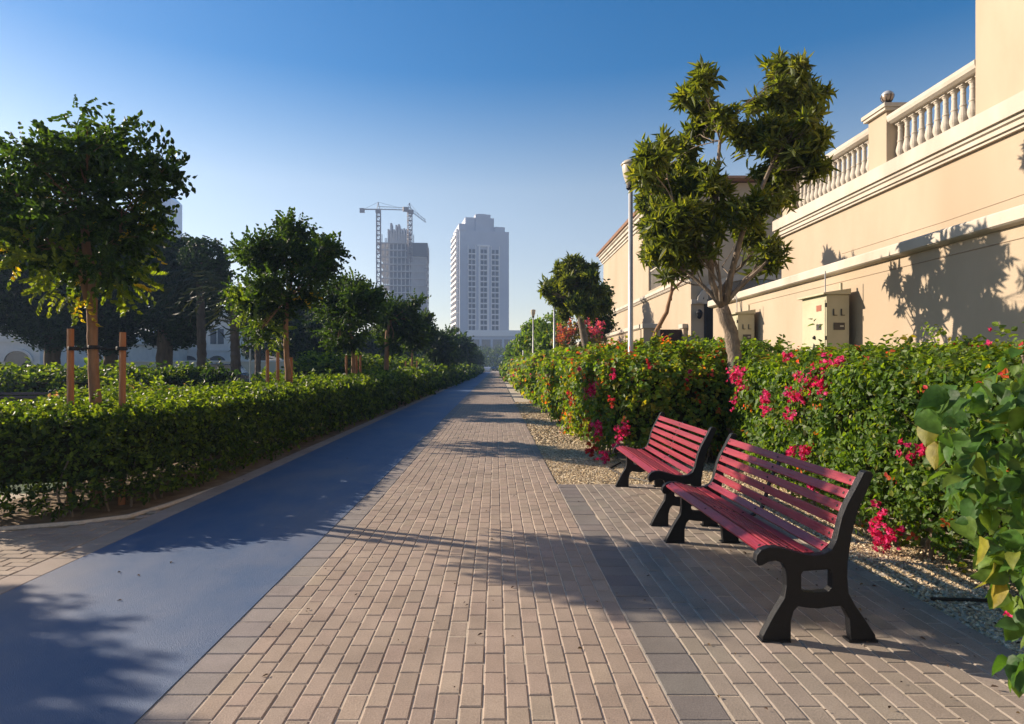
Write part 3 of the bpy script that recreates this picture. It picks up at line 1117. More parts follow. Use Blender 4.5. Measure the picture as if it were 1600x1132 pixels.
g.prism([(VX - VX + 0 - .1, ZT - .4), (11, ZT - .4), (11, ZT + .05), (-.1, ZT + .05)], y1 + .01, y1 + .34, 'y')
g.build("eave_cornice", M['trim'], v2)
g = G()
rx0, rx1, ry0, ry1 = -.45, 11.5, y0u - .5, y1 + .6
g.add([(rx0, ry0, ZT + .07), (rx1, ry0, ZT + .07), (rx1, ry1, ZT + .07), (rx0, ry1, ZT + .07), (5.5, ry0 + 4.5, ZT + 1.1), (5.5, ry1 - 4.5, ZT + 1.1),
       (rx0, ry0, ZT + .17), (rx1, ry0, ZT + .17), (rx1, ry1, ZT + .17), (rx0, ry1, ZT + .17)],
      [(0, 3, 2, 1), (0, 1, 7, 6), (1, 2, 8, 7), (2, 3, 9, 8), (3, 0, 6, 9), (6, 7, 4), (7, 8, 5, 4), (8, 9, 5), (9, 6, 4, 5)])
for k in range(90):
    y = ry0 + .12 + k * (ry1 - ry0 - .2) / 90
    g.tube([(rx0 - .02, y, ZT + .16), (rx0 + .8, y, ZT + .26)], .075, 6)
g.build("roof", M['tile'], v2)
g = G(); g.box(.55, .6, -5.98, -2.82, 5.31, 7.59); w_ = g.build("window", M['glass'], v2)
g = G()
for k in range(14): g.box(.1, .14, -5.9 + k * .235, -5.86 + k * .235, 5.31, 6.3)
g.box(.08, .16, -6.0, -2.8, 6.3, 6.36); g.build("railing", M['trim'], v2)
for (yy, zz) in ((2, 6.0), (6, 6.0)):
    g = G(); g.box(-.02, .05, yy - .5, yy + .5, zz, zz + 1.6)
    if yy > 50: g.build("window", M['glass'], v2)
# side wall towards the camera: lintel, door, arch
S = -9.8
g = G(); g.box(-.0, .62, S - .08, S - .003, 3.96, 4.14); g.box(.5, .66, S - .09, S - .0815, 4.14, 4.5); g.build("lintel", M['trim'], v2)
g = G(); g.box(.53, 1.35, S - .04, S - .002, .0, 3.955); g.build("door", M['dark'], v2)
g = G()
n_ = 16
inner = [(2.6 + 2.2 * math.cos(t), 4.0 + .95 * math.sin(t)) for t in np.linspace(math.pi, 0, n_)]
outer = [(2.6 + 2.4 * math.cos(t), 4.0 + 1.18 * math.sin(t)) for t in np.linspace(math.pi, 0, n_)]
g.prism(inner + outer[::-1], S - .14, S - .0025, 'y')
g.build("arch_trim", M['trim'], v2)
g = G(); g.prism([(2.6 + 2.19 * math.cos(t), 4.0 + .94 * math.sin(t)) for t in np.linspace(math.pi, 0, n_)], S - .05, S - .0024, 'y'); w_ = g.build("window", M['glass'], v2)
gm = G()
for k in range(7): gm.box(.9 + k * .5, .94 + k * .5, S - .075, S - .052, 4.02, 4.45)
gm.build("glazing_bar", M['trim'], w_)
g = G(); g.lathe([(.04, -.2), (.11, -.1), (.14, .05), (.10, .12), (.03, .18)], (.28, S - .18, 3.55), 10); g.build("wall_lamp", M['iron'], v2)


# ------------------------------------------------------------------ electrical cabinets
def cabinet():
    t = thing("electrical_cabinet", "near beige electrical cabinet with black mark on its door by the garden wall", "cabinet", (5.70, 10.9, 0), 0, "beige electrical cabinets")
    x0, x1, y0, y1 = -.19, .19, -.40, .43
    g = G(); g.box(x0, x1, y0, y1, 0, 2.66); g.build("body", M['cab'], t, bevel=.008)
    g = G(); g.prism([(x0 - .07, 2.661), (x0 - .07, 2.69), (x1 + .01, 2.76), (x1 + .01, 2.661)], y0 - .04, y1 + .07, 'y'); g.build("roof", M['cab'], t, bevel=.004)
    g = G(); g.box(x0 - .012, x0 - .001, y0 + .03, y1 - .03, .2, 2.58); d = g.build("door", M['cab'], t, bevel=.004)
    g = G(); g.box(x0 - .018, x0 - .0125, y0 + .14, y0 + .30, 2.40, 2.50); g.build("warning_plate", M['warn'], d)
    g = G(); g.box(x0 - .018, x0 - .0125, y0 + .14, y0 + .30, 2.08, 2.18)
    for k in range(3): g.box(x0 - .020, x0 - .0182, y0 + .16, y0 + .28, 2.095 + k * .028, 2.108 + k * .028)
    g.build("vent", M['plate'], d)
    g = G()
    g.lathe([(.028, 0), (.035, .03), (.01, .06)], (x0 - .02, y0 + .36, 1.93), 8)
    g.prism([(y0 + .28, 1.62), (y0 + .36, 1.84), (y0 + .40, 1.86), (y0 + .375, 1.60), (y0 + .34, 1.60), (y0 + .345, 1.74), (y0 + .33, 1.74)], x0 - .016, x0 - .0125, 'x')
    g.prism([(y0 + .37, 1.80), (y0 + .48, 1.68), (y0 + .52, 1.66), (y0 + .46, 1.72), (y0 + .39, 1.86)], x0 - .017, x0 - .0135, 'x')
    g.build("black_mark", M['rubber'], d)
    for zz in (.5, 1.9, 2.45):
        g = G(); g.box(x0 - .03, x0 - .0, y0 - .012, y0 - .001, zz, zz + .07); g.build("hinge", M['plate'], t)
    g = G()
    for (xx) in (-.08, .05):
        g.box(xx, xx + .012, y0 - .02, y0 - .001, 2.32, 2.42); g.box(xx, xx + .06, y0 - .02, y0 - .001, 2.308, 2.32)
    g.build("bracket", M['plate'], t)
    g = G(); g.box(-.07, .11, y0 - .012, y0 - .001, 2.07, 2.19); lb = g.build("name_plate", M['plate'], t)
    g = G(); g.box(.03, .09, y0 - .015, y0 - .0122, 2.12, 2.145); g.build("sticker", M['label'], lb)
    g = G(); g.tube([(.08, y0 + .05, 2.70), (.08, y0 + .05, 2.86)], .025, 8); g.build("vent_pipe", M['cab'], t)
    g = G(); g.tube([(x0 - .02, y0 - .0, 2.70), (x0 - .02, y0, 3.05)], .010, 5); g.build("cable", M['steel'], t)
    return t


cab1 = cabinet()
cab2 = copy_tree(cab1)
cab2.location = (5.70, 14.75, 0)
cab2["label"] = "second beige electrical cabinet half hidden behind the forked tree trunk"


# ------------------------------------------------------------------ benches
def make_bench():
    t = thing("park_bench", "near red slatted park bench with black iron ends", "bench", (1.41, 3.334, 0), 0, "red park benches on the paving")
    L = 1.93
    k = .001256
    U = lambda x, y: ((x - 512) * k, (1036 - y) * k)
    outer = [(512, 1036), (514, 1012), (560, 925), (606, 850), (614, 800), (612, 730), (600, 704), (570, 694), (540, 698), (512, 714), (498, 716), (486, 694), (490, 668), (508, 648), (540, 636), (580, 636), (625, 648), (680, 664), (730, 672), (775, 664), (806, 645), (826, 605),
             (836, 560), (848, 510), (870, 455), (905, 390), (940, 322), (952, 314), (974, 318), (982, 332), (955, 400), (925, 460), (905, 520), (892, 580), (882, 640), (874, 700), (872, 760), (878, 830), (905, 880), (950, 945), (990, 1006), (994, 1036)]
    rear = [(890, 1036), (884, 1000), (880, 940), (862, 900), (845, 884), (800, 888), (750, 896), (700, 892), (664, 886), (646, 905), (634, 950), (634, 1036)]
    win = [(686, 738), (796, 730), (806, 745), (806, 805), (790, 822), (740, 828), (690, 826), (678, 812), (678, 750)]

    import bmesh

    def frame_mesh():
        from mathutils.geometry import tessellate_polygon
        th = .052
        o2 = [Vector((*U(*p), 0)) for p in outer + rear]
        w2 = [Vector((*U(*p), 0)) for p in win]
        tris = tessellate_polygon([o2, w2])
        pts = o2 + w2
        n = len(pts)
        bm = bmesh.new()
        va = [bm.verts.new((p.x, 0, p.y)) for p in pts]
        vb = [bm.verts.new((p.x, th, p.y)) for p in pts]
        for (a, b, c) in tris:
            try:
                bm.faces.new((va[a], va[b], va[c])); bm.faces.new((vb[c], vb[b], vb[a]))
            except ValueError:
                pass
        for loop in (range(len(o2)), range(len(o2), n)):
            loop = list(loop)
            for i in range(len(loop)):
                a, b = loop[i], loop[(i + 1) % len(loop)]
                bm.faces.new((va[a], va[b], vb[b], vb[a]))
        bmesh.ops.recalc_face_normals(bm, faces=bm.faces)
        bmesh.ops.dissolve_limit(bm, angle_limit=.01, verts=bm.verts, edges=bm.edges)
        ed = [e for e in bm.edges if len(e.link_faces) == 2 and e.calc_face_angle(0) > 1.0]
        bmesh.ops.bevel(bm, geom=ed, offset=.007, segments=2, profile=.6, affect='EDGES', clamp_overlap=True)
        me = bpy.data.meshes.new("end_frame")
        bm.to_mesh(me); bm.free()
        me.materials.append(M['iron'])
        return me

    fm = frame_mesh()
    for y in (0, L - .052):
        o = link("end_frame", fm, t); o.location = (0, y, 0)
        for (fx, fz) in ((575, 1030), (942, 1030)):
            u, z = U(fx, fz)
            g = G()
            g.box(u - .085, u + .07, -.008, .06, 0, .012)
            g.build("foot_plate", M['iron'], o, bevel=.003)
    # slats follow the seat-and-back line of the frame
    path = [U(*p) for p in ((500, 660), (520, 641), (552, 632), (585, 635), (625, 645), (680, 661), (730, 669), (775, 661), (806, 643), (826, 605), (836, 560), (848, 510), (870, 455), (905, 390), (940, 322))]
    cum = [0]
    for i in range(1, len(path)):
        cum.append(cum[-1] + math.dist(path[i], path[i - 1]))

    def at(s):
        for i in range(1, len(path)):
            if s <= cum[i] or i == len(path) - 1:
                f = (s - cum[i - 1]) / (cum[i] - cum[i - 1])
                p = (path[i - 1][0] + (path[i][0] - path[i - 1][0]) * f, path[i - 1][1] + (path[i][1] - path[i - 1][1]) * f)
                return p
    tot = cum[-1]
    spans = [(.010, .060), (.092, .032), (.137, .032), (.182, .032), (.227, .032), (.278, .058), (.372, .054)]
    back0, nb = .452, 5
    step = (tot - .006 - back0) / nb
    spans += [(back0 + i * step, step * .66) for i in range(nb)]
    for (s0, w) in spans:
        a, b = at(s0), at(min(tot, s0 + w))
        d = Vector((b[0] - a[0], b[1] - a[1])).normalized()
        nrm = Vector((-d.y, d.x))
        q = [(a[0] - nrm.x * .020, a[1] - nrm.y * .020), (b[0] - nrm.x * .020, b[1] - nrm.y * .020), (b[0], b[1]), (a[0], a[1])]
        q = [(x - nrm.x * .003, z - nrm.y * .003) for x, z in q]
        g = G(); g.prism(q, .0535, L - .0535, 'y')
        sl = g.build("slat", M['slat'], t, bevel=.004)
        mx, mz = (a[0] + b[0]) / 2 - nrm.x * .0028, (a[1] + b[1]) / 2 - nrm.y * .0028
        for yy in (.085, L - .085, L / 2):
            g = G(); g.tube([(mx, yy, mz), (mx + nrm.x * .002, yy, mz + nrm.y * .002), (mx + nrm.x * .004, yy, mz + nrm.y * .004)], [.0085, .008, .004], 8)
            g.build("bolt", M['iron'], sl)
    # middle strap under the slats
    g = G()
    pts = [at(s) for s in np.linspace(.03, tot - .02, 26)]
    for i in range(len(pts) - 1):
        a, b = pts[i], pts[i + 1]
        d = Vector((b[0] - a[0], b[1] - a[1])).normalized(); nrm = Vector((-d.y, d.x))
        g.prism([(a[0] - nrm.x * .024, a[1] - nrm.y * .024), (b[0] - nrm.x * .024, b[1] - nrm.y * .024), (b[0] - nrm.x * .034, b[1] - nrm.y * .034), (a[0] - nrm.x * .034, a[1] - nrm.y * .034)], L / 2 - .02, L / 2 + .02, 'y')
    g.build("strap", M['iron'], t)
    return t


bench = make_bench()
b2 = copy_tree(bench)
b2.location = (1.425, 5.76, 0)
b2.rotation_euler.z = math.radians(-1.0)
b2["label"] = "far red slatted park bench, beyond the nearer bench, in full sun"
b3 = copy_tree(bench)
b3.location = (-8.55, 11.6, 0.10)
b3.rotation_euler.z = math.radians(92)
tag(b3, "dark brown slatted bench at the left edge behind the clipped hedge", "bench")
del b3["group"]
for c in children(b3):
    if c.name.startswith("slat"):
        c.data = c.data.copy(); c.data.materials[0] = M['slat_brown']


# ------------------------------------------------------------------ lamp posts on the right
def lamp_post():
    t = thing("lamp_post", "nearest grey lamp post with bowl head beside the forked tree", "lamp post", (2.245, 10.5, 0), 0, "grey lamp posts along the right hedge")
    g = G(); g.tube([(0, 0, -.02), (0, 0, 1.2), (0, 0, 1.25), (0, 0, 4.42)], [.052, .052, .046, .036], 14); g.build("pole", M['steel'], t, smooth=True)
    g = G(); g.lathe([(.05, 4.40), (.075, 4.43), (.075, 4.47), (.05, 4.48)]); g.build("collar", M['iron'], t)
    g = G(); g.lathe([(.06, 4.47), (.09, 4.55), (.125, 4.66), (.145, 4.80), (.14, 4.82)], n=20); g.build("lamp_shade", M['shade'], t, smooth=True)
    g = G(); g.lathe([(.155, 4.815), (.165, 4.83), (.12, 4.88), (.03, 4.91)], n=20); g.build("lamp_cap", M['shade'], t, smooth=True)
    return t


lp = lamp_post()
for i, y in enumerate((26.5, 38, 52, 66, 80, 94, 108, 122)):
    o = copy_tree(lp)
    o.location = (2.24 if i else 2.45, y, 0)
    o["label"] = ("second grey lamp post, in front of the pink flowering trees", "third grey lamp post with a tan lantern head above the green bushes",
                  "fourth grey lamp post along the right hedge counted from the camera", "fifth grey lamp post along the right hedge counted from the camera")[i] if i < 4 else "small far grey lamp post near the end of the right hedge row"

# thin posts on the lawn at left
for (px, Y, h, lab) in ((391, 34, 3.4, "thin pale lamp pole beside the palm trunk on the left lawn"), (530, 45, 3.0, "thin pale lamp pole between the second and third leafy trees"), (272, 60, 4.0, "thin grey pole before the white villas at left")):
    t = thing("lamp_pole", lab, "lamp post", (W(px, 573, Y)[0], Y, -.08), 0)
    g = G(); g.tube([(0, 0, 0), (0, 0, h)], [.055, .04], 8); g.build("pole", M['steel'], t)
    g = G(); g.lathe([(.05, h), (.16, h + .1), (.18, h + .25), (.05, h + .33)], n=10); g.build("lamp_head", M['shade'], t)

# ------------------------------------------------------------------ hedges
HL = [(-3.62, 37.5), (-3.60, 7.6), (-3.66, 6.75), (-3.9, 6.2), (-4.4, 5.98), (-5.0, 5.8), (-5.35, 5.75), (-5.5, 7.0), (-5.3, 9.5), (-5.25, 37.5)]
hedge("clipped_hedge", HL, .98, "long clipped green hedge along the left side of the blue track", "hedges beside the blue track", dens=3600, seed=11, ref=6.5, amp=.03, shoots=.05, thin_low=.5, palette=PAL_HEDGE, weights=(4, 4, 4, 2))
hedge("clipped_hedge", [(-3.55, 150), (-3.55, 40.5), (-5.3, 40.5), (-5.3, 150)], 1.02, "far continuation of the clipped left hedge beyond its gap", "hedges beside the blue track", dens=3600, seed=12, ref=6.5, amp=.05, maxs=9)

HR = [(3.25, 2.6), (3.22, 4.2), (3.10, 5.4), (3.25, 7.2), (3.45, 8.6), (3.68, 9.9), (4.0, 11.0), (5.3, 11.0), (5.2, 2.6)]
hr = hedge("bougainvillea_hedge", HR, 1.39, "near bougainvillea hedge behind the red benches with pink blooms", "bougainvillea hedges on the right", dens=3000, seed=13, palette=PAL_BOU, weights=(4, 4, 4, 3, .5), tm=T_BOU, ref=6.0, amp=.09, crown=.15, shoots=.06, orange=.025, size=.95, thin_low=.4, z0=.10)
HF = [(1.80, 60), (1.70, 26), (1.74, 12), (1.76, 9.9), (1.90, 9.5), (2.3, 9.42), (3.0, 9.40), (3.62, 9.45), (3.75, 12), (3.8, 26), (3.8, 60)]
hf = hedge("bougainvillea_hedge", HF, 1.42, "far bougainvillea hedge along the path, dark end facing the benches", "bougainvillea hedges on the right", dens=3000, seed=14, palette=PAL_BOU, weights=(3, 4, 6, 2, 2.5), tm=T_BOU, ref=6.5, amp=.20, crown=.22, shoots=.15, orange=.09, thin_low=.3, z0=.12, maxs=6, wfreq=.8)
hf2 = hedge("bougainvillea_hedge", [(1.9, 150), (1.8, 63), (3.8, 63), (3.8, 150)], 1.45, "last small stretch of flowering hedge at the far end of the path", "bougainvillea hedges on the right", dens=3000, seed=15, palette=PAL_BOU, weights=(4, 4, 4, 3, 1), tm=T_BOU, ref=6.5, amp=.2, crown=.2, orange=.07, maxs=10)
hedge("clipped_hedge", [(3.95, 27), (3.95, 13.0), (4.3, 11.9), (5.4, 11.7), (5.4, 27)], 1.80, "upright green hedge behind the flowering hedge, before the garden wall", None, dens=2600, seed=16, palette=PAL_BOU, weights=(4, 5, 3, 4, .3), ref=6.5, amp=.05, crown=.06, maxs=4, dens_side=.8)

fl = [  # near hedge: photo px, py, depth, radius
    (1303, 562, 6.2, .11, 40), (1266, 592, 6.0, .09, 26), (1285, 605, 6.0, .08, 22), (1158, 597, 7.9, .13, 40), (1150, 570, 8.2, .08, 18), (1243, 615, 5.9, .08, 20), (1255, 618, 5.9, .06, 14), (1198, 620, 6.7, .06, 14),
    (1197, 638, 6.7, .06, 12), (1236, 649, 6.0, .07, 16), (1147, 630, 7.6, .05, 10), (1427, 711, 4.8, .06, 12), (1447, 701, 4.7, .04, 8), (1390, 828, 5.0, .10, 34), (1385, 855, 5.05, .05, 10), (1258, 708, 5.7, .06, 12), (1240, 706, 5.7, .04, 8), (1270, 762, 5.5, .05, 10), (1528, 537, 5.6, .08, 22), (1365, 560, 6.5, .05, 10), (1232, 545, 7.4, .05, 10)]
for i, (px, py, Y, rad, n) in enumerate(fl):
    p = W(px, py, Y)
    face = np.interp(Y, [2.6, 4.2, 5.4, 7.2, 8.6, 9.9], [3.25, 3.22, 3.10, 3.25, 3.45, 3.68]) - .05
    if py > 575:                       # on the face of the hedge: slide along the ray onto it
        s = face / p[0]
        p = np.array([face, Y * s, EYE + (p[2] - EYE) * s])
    else:
        p[2] -= .10                    # blooms sitting in the clipped top
    flower_cluster(hr, p, rad, n, seed=i, s=.95)
ff = [(1012, 572, .06, 10), (1078, 588, .06, 12), (958, 585, .06, 10), (955, 625, .06, 8), (935, 668, .10, 24), (968, 680, .10, 26), (925, 700, .12, 30), (945, 712, .09, 24), (978, 668, .07, 14)]
for i, (px, py, rad, n) in enumerate(ff):
    flower_cluster(hf, W(px, py, 9.42 if px > 940 else 9.8), rad, n, seed=40 + i, out=(-.3, -1, .2), pal=PAL_PINK if i % 3 else PAL_ORANGE[:2] + [PAL_PINK[2]])
fr_ = np.random.default_rng(31)
for i in range(30):                     # along the path face, mostly low and near the corner
    y = 10.2 * math.exp(fr_.uniform(0, 1.55))
    z = fr_.choice([fr_.uniform(.25, .8), fr_.uniform(.7, 1.35)])
    flower_cluster(hf, (1.66, y, z), fr_.uniform(.08, .22), int(fr_.uniform(12, 44)), seed=60 + i, s=1.0 + y / 40, pal=PAL_PINK if fr_.uniform() < .6 else PAL_ORANGE)
for i in range(6):
    flower_cluster(hf, (1.70, 40 + i * 2.8, fr_.uniform(.4, 1.2)), .4, 40, seed=120 + i, s=2.4)


# foreground climber at the right edge: large soft leaves
def climber():
    r = np.random.default_rng(77)
    t = thing("climbing_shrub", "large leafed climber hanging in front at the right edge", "shrub", (2.05, 2.0, 0))
    o = np.array(t.location)
    P, D, S, Wt = [], [], [], []
    big = []
    spots = [(1590, 640, 46, 26), (1520, 620, 40, 16), (1470, 640, 22, 7), (1560, 720, 42, 20), (1500, 665, 30, 8), (1600, 800, 40, 18), (1535, 770, 34, 16), (1590, 880, 28, 14), (1560, 850, 20, 6), (1600, 960, 24, 12), (1590, 1040, 18, 8), (1640, 700, 60, 30), (1640, 900, 50, 26), (1500, 770, 20, 8), (1610, 580, 30, 8), (1650, 1020, 40, 16)]
    for (px, py, sp, n) in spots:
        for k in range(int(n * 2.1)):
            Y = r.uniform(1.75, 2.25)
            q = W(px + r.normal(0, sp * .6), py + r.normal(0, sp * .6), Y)
            big.append(q)
    big = np.array(big)
    n = len(big)
    D = np.stack([r.normal(-.35, .5, n), r.normal(-.1, .5, n), r.normal(-.55, .45, n)], 1)
    # broad curved leaf, 3 rows by 5
    ts = np.array([0, .12, .32, .55, .78, 1.0]); hw = np.array([.06, .40, .5, .43, .24, .0])
    lv = []
    for cur in (.15, .35, .6):
        V = []
        for a, h in zip(ts, hw):
            for sgn in (-1, 0, 1):
                V.append((sgn * h * .78, a, abs(sgn) * h * .28 - cur * a * a + .03 * math.sin(9 * a) * abs(sgn)))
        V = np.array(V)
        Q = np.array([(i * 3 + j, i * 3 + j + 1, (i + 1) * 3 + j + 1, (i + 1) * 3 + j) for i in range(5) for j in (0, 1)])
        T = Tmpl.__new__(Tmpl); T.V, T.Q, T.I, T.n = V, Q, np.zeros(len(V), int), 1
        lv.append(T)
    sz = r.uniform(.034, .082, n)
    pal = [(.042, .105, .02), (.065, .14, .026), (.032, .075, .028), (.11, .17, .026), (.18, .17, .03)]
    V, Q, C = inst(lv, big, D, sz, pal, (4, 4, 3, 2, .35), r, roll=r.normal(.0, .9, n), jitter=.2)
    me = np_mesh("foliage", V - o, Q, M['leaf_near'], C, smooth=True)
    link("foliage", me, t)
    g = G()
    for k in range(9):
        x = 1.75 + .4 * r.uniform(); y = r.uniform(1.9, 2.3)
        pts = [(x + .25, y, -.02)]
        for j in range(6):
            pts.append((x + .25 - .05 * j + r.normal(0, .04), y + r.normal(0, .05), .25 * (j + 1)))
        g.tube([np.array(p) - o for p in pts], list(np.linspace(.012, .004, 7)), 6)
    g.build("stem", M['bark_grey'], t)
    yl = [(1552, 878), (1530, 838), (1556, 905), (1448, 655), (1462, 690)]
    for i, (px, py) in enumerate(yl):
        q = W(px, py, 1.85)
        V, Q, C = inst(lv, np.array([q]), np.array([[-.1, -.2, -1.0]]), np.array([.085]), [(.26, .21, .025), (.20, .20, .025)], (1, 1), r, roll=np.array([r.normal(0, .6)]))
        link("yellow_leaf", np_mesh("yellow_leaf", V - o, Q, M['leaf_near'], C, smooth=True), t)
    flower_cluster(t, W(1578, 972, 1.95), .02, 5, seed=300, s=.5)
    return t


climber()

# ------------------------------------------------------------------ young trees in the left hedge, with stakes
def stake(x, y, h, label, lean=(0, 0)):
    g = G(); g.tube([(0, 0, -.05), (lean[0] * .5, lean[1] * .5, h * .5), (lean[0], lean[1], h)], [.036, .035, .034], 8)
    o = g.build("tree_stake", M['stake'])
    o.location = (x, y, 0)
    tag(o, label, "stake", "wooden stakes of the left trees")
    return o


def tie(pts, label):
    g = G(); g.tube(pts, .012, 6)
    for p in (pts[0], pts[len(pts) // 2], pts[-1]):
        g.lathe([(.052, -.02), (.056, -.012), (.056, .012), (.052, .02)], p, 10)
    tag(g.build("tree_tie", M['rubber']), label, "tie")


lr = np.random.default_rng(41)
YEL = [(.50, .36, .03), (.30, .26, .03)]
L1 = lobes_at(6.8, [(140, 205, 50), (108, 235, 42), (178, 225, 40), (60, 262, 48), (38, 240, 25), (20, 310, 48), (215, 265, 34), (255, 250, 38), (280, 262, 24), (248, 300, 30), (130, 300, 62), (70, 355, 48), (150, 375, 46), (205, 330, 44), (205, 385, 36), (250, 350, 24), (110, 430, 28), (180, 432, 24), (-30, 350, 52), (30, 385, 34), (-60, 290, 50), (95, 400, 32)], lr, .42, .84)
t1 = tree("street_tree", "nearest leafy young tree with yellowing leaves, tied between two stakes at left", "leafy young trees in the left hedge", (-4.30, 6.8, 0),
          [(-4.30, 6.8, -.05), W(148, 620, 6.8), W(144, 540, 6.8), W(143, 480, 6.8), W(146, 440, 6.8)], [.066, .058, .053, .050, .046], L1, 1900, T_PIN, 1.0, PAL_TREE, (4, 4, 3, 2), 51, airy=8, tipk=.85,
          forks=[(W(118, 400, 6.75), .03, [W(138, 470, 6.8), W(130, 435, 6.78)]), (W(130, 330, 6.85), .036, [W(146, 440, 6.8), W(135, 390, 6.85)]), (W(190, 370, 6.9), .025, [W(146, 440, 6.8), W(165, 405, 6.9)])],
          extra=[(lobes_at(6.6, [(35, 385, 24), (230, 360, 24), (120, 455, 14), (205, 445, 10), (95, 320, 14)], lr, .15), 18, YEL), (lobes_at(6.6, [(110, 440, 40), (180, 430, 40), (60, 400, 40)], lr, .3), 120, [(.09, .14, .022), (.13, .17, .025)])], branch_r=.38)
stake(W(115, 573, 6.75)[0], 6.7, 1.86, "thick wooden stake left of the nearest leafy tree", (.0, .0))
stake(W(190, 573, 6.8)[0], 6.8, 1.83, "thick wooden stake right of the nearest leafy tree", (.0, .02))
tie([W(115, 545, 6.7), W(130, 546, 6.72), W(146, 543, 6.79), W(170, 546, 6.8), W(190, 545, 6.8)], "black rubber tie joining the nearest tree to its two stakes")

L2 = lobes_at(13.0, [(455, 352, 26), (470, 375, 36), (425, 380, 36), (395, 398, 28), (368, 382, 12), (500, 395, 32), (520, 390, 20), (450, 420, 46), (505, 428, 22), (420, 440, 28), (395, 462, 32), (375, 470, 16), (440, 475, 28), (410, 510, 24), (395, 535, 12), (480, 468, 18)], lr, .6, .86)
tree("street_tree", "second leafy tree from the camera, its trunk beside a row of three stakes", "leafy young trees in the left hedge", (-4.3, 13.0, 0),
     [(-4.3, 13.0, -.05), W(450, 590, 13.0), W(447, 540, 13.0), W(446, 500, 13.0), W(450, 470, 13.0)], [.062, .058, .055, .052, .05], L2, 2200, T_PIN, 1.2, PAL_TREE, (4, 4, 3, 2), 52, airy=7,
     extra=[(lobes_at(12.9, [(475, 460, 8)], lr, .1), 5, YEL), (lobes_at(12.7, [(400, 480, 30), (420, 520, 22), (385, 470, 20)], lr, .3), 110, [(.08, .135, .022), (.11, .16, .025)])])
for (px, Y, h, lab) in ((418, 12.8, 1.8, "left stake of the three beside the second leafy tree"), (434, 12.9, 1.75, "middle stake of the three beside the second leafy tree"), (455, 13.2, 1.65, "right stake of the three, close against the second leafy trunk")):
    stake(W(px, 573, Y)[0], Y, h, lab)
L3 = lobes_at(19.0, [(545, 448, 32), (560, 465, 28), (515, 465, 26), (580, 470, 24), (525, 495, 30), (565, 500, 26), (590, 490, 14), (512, 520, 16), (545, 525, 26), (525, 540, 12)], lr, .6, .86)
tree("street_tree", "third leafy tree with dense round crown, left of the tower under construction", "leafy young trees in the left hedge", (-4.33, 19.0, 0), [(-4.33, 19.0, -.05), W(552, 560, 19.0), W(548, 520, 19.0), W(546, 495, 19.0)], [.058, .055, .05, .045], L3, 1700, T_PIN, 1.35, PAL_TREE, (4, 4, 3, 2), 53, airy=6)
for (px, Y, lab) in ((541, 18.8, "left stake of the third leafy tree"), (563, 19.1, "right stake of the third leafy tree"), (557, 19.3, "rear stake between the stakes of the third leafy tree")):
    stake(W(px, 573, Y)[0], Y, 1.8, lab)
L4 = lobes_at(25.5, [(622, 478, 24), (600, 490, 22), (645, 498, 22), (652, 470, 10), (612, 510, 24), (640, 520, 22), (595, 525, 16), (655, 525, 14), (615, 540, 14)], lr, .6, .86)
tree("street_tree", "fourth leafy tree with a bare pale trunk, in front of the construction tower", "leafy young trees in the left hedge", (-4.43, 25.5, 0), [(-4.43, 25.5, -.05), W(604, 560, 25.5), W(605, 520, 25.5), W(610, 500, 25.5)], [.10, .095, .08, .06], L4, 1600, T_PIN, 1.5, PAL_TREE, (4, 4, 3, 2), 54, airy=6)
L5 = lobes_at(33, [(655, 500, 16), (640, 520, 18), (662, 520, 15), (648, 538, 14)], lr, .6, .85)
t5 = tree("street_tree", "fifth leafy tree, small crown just right of the construction tower's foot", "leafy young trees in the left hedge", (-4.4, 33, 0), [(-4.4, 33, -.05), (-4.4, 33, 1.8), (-4.4, 33, 2.6)], [.07, .06, .05], L5, 1100, T_PIN, 1.7, PAL_TREE, (4, 4, 3, 2), 55, airy=5)
for (dx, lab) in ((-.3, "left stake of the fifth leafy tree"), (.28, "right stake of the fifth leafy tree")):
    stake(-4.4 + dx, 32.8, 1.75, lab)


def far_tree(Y, label, seed, rad=1.0):
    r = np.random.default_rng(seed)
    x = -4.45 + r.normal(0, .1)
    zc = 3.1 + r.normal(0, .1)
    lb = [(x + r.normal(0, .45 * rad), Y + r.normal(0, .4), zc + r.normal(0, .38 * rad), rad * r.uniform(.45, .7)) for _ in range(6)]
    s = min(4.5, Y / 18)
    return tree("street_tree", label, "leafy young trees in the left hedge", (x, Y, 0), [(x, Y, -.05), (x, Y, 1.5), (x, Y, 2.4)], [.08, .07, .05], lb, int(6500 / s ** 1.6), T_PIN, s, PAL_TREE, (4, 4, 3, 2), seed, twigs=False)


far_tree(46, "dark round leafy tree, sixth in the left row before the tall tower", 61, 1.0)
far_tree(58, "seventh leafy tree of the left row, low round crown", 62)
far_tree(70, "eighth leafy tree of the left row, below the tall tower's left edge", 63)
for i, Y in enumerate((84, 100, 118, 138)):
    far_tree(Y, "small hazy leafy tree at the far end of the left row", 64 + i, 1.1)
for i in range(7):
    Y = (45.6, 46.3, 57.5, 58.5, 69.5, 83.5, 99.5)[i]
    stake(-4.45 + (-.3 if i % 2 else .3), Y, 1.8, "distant wooden stake under the small far trees of the left row")

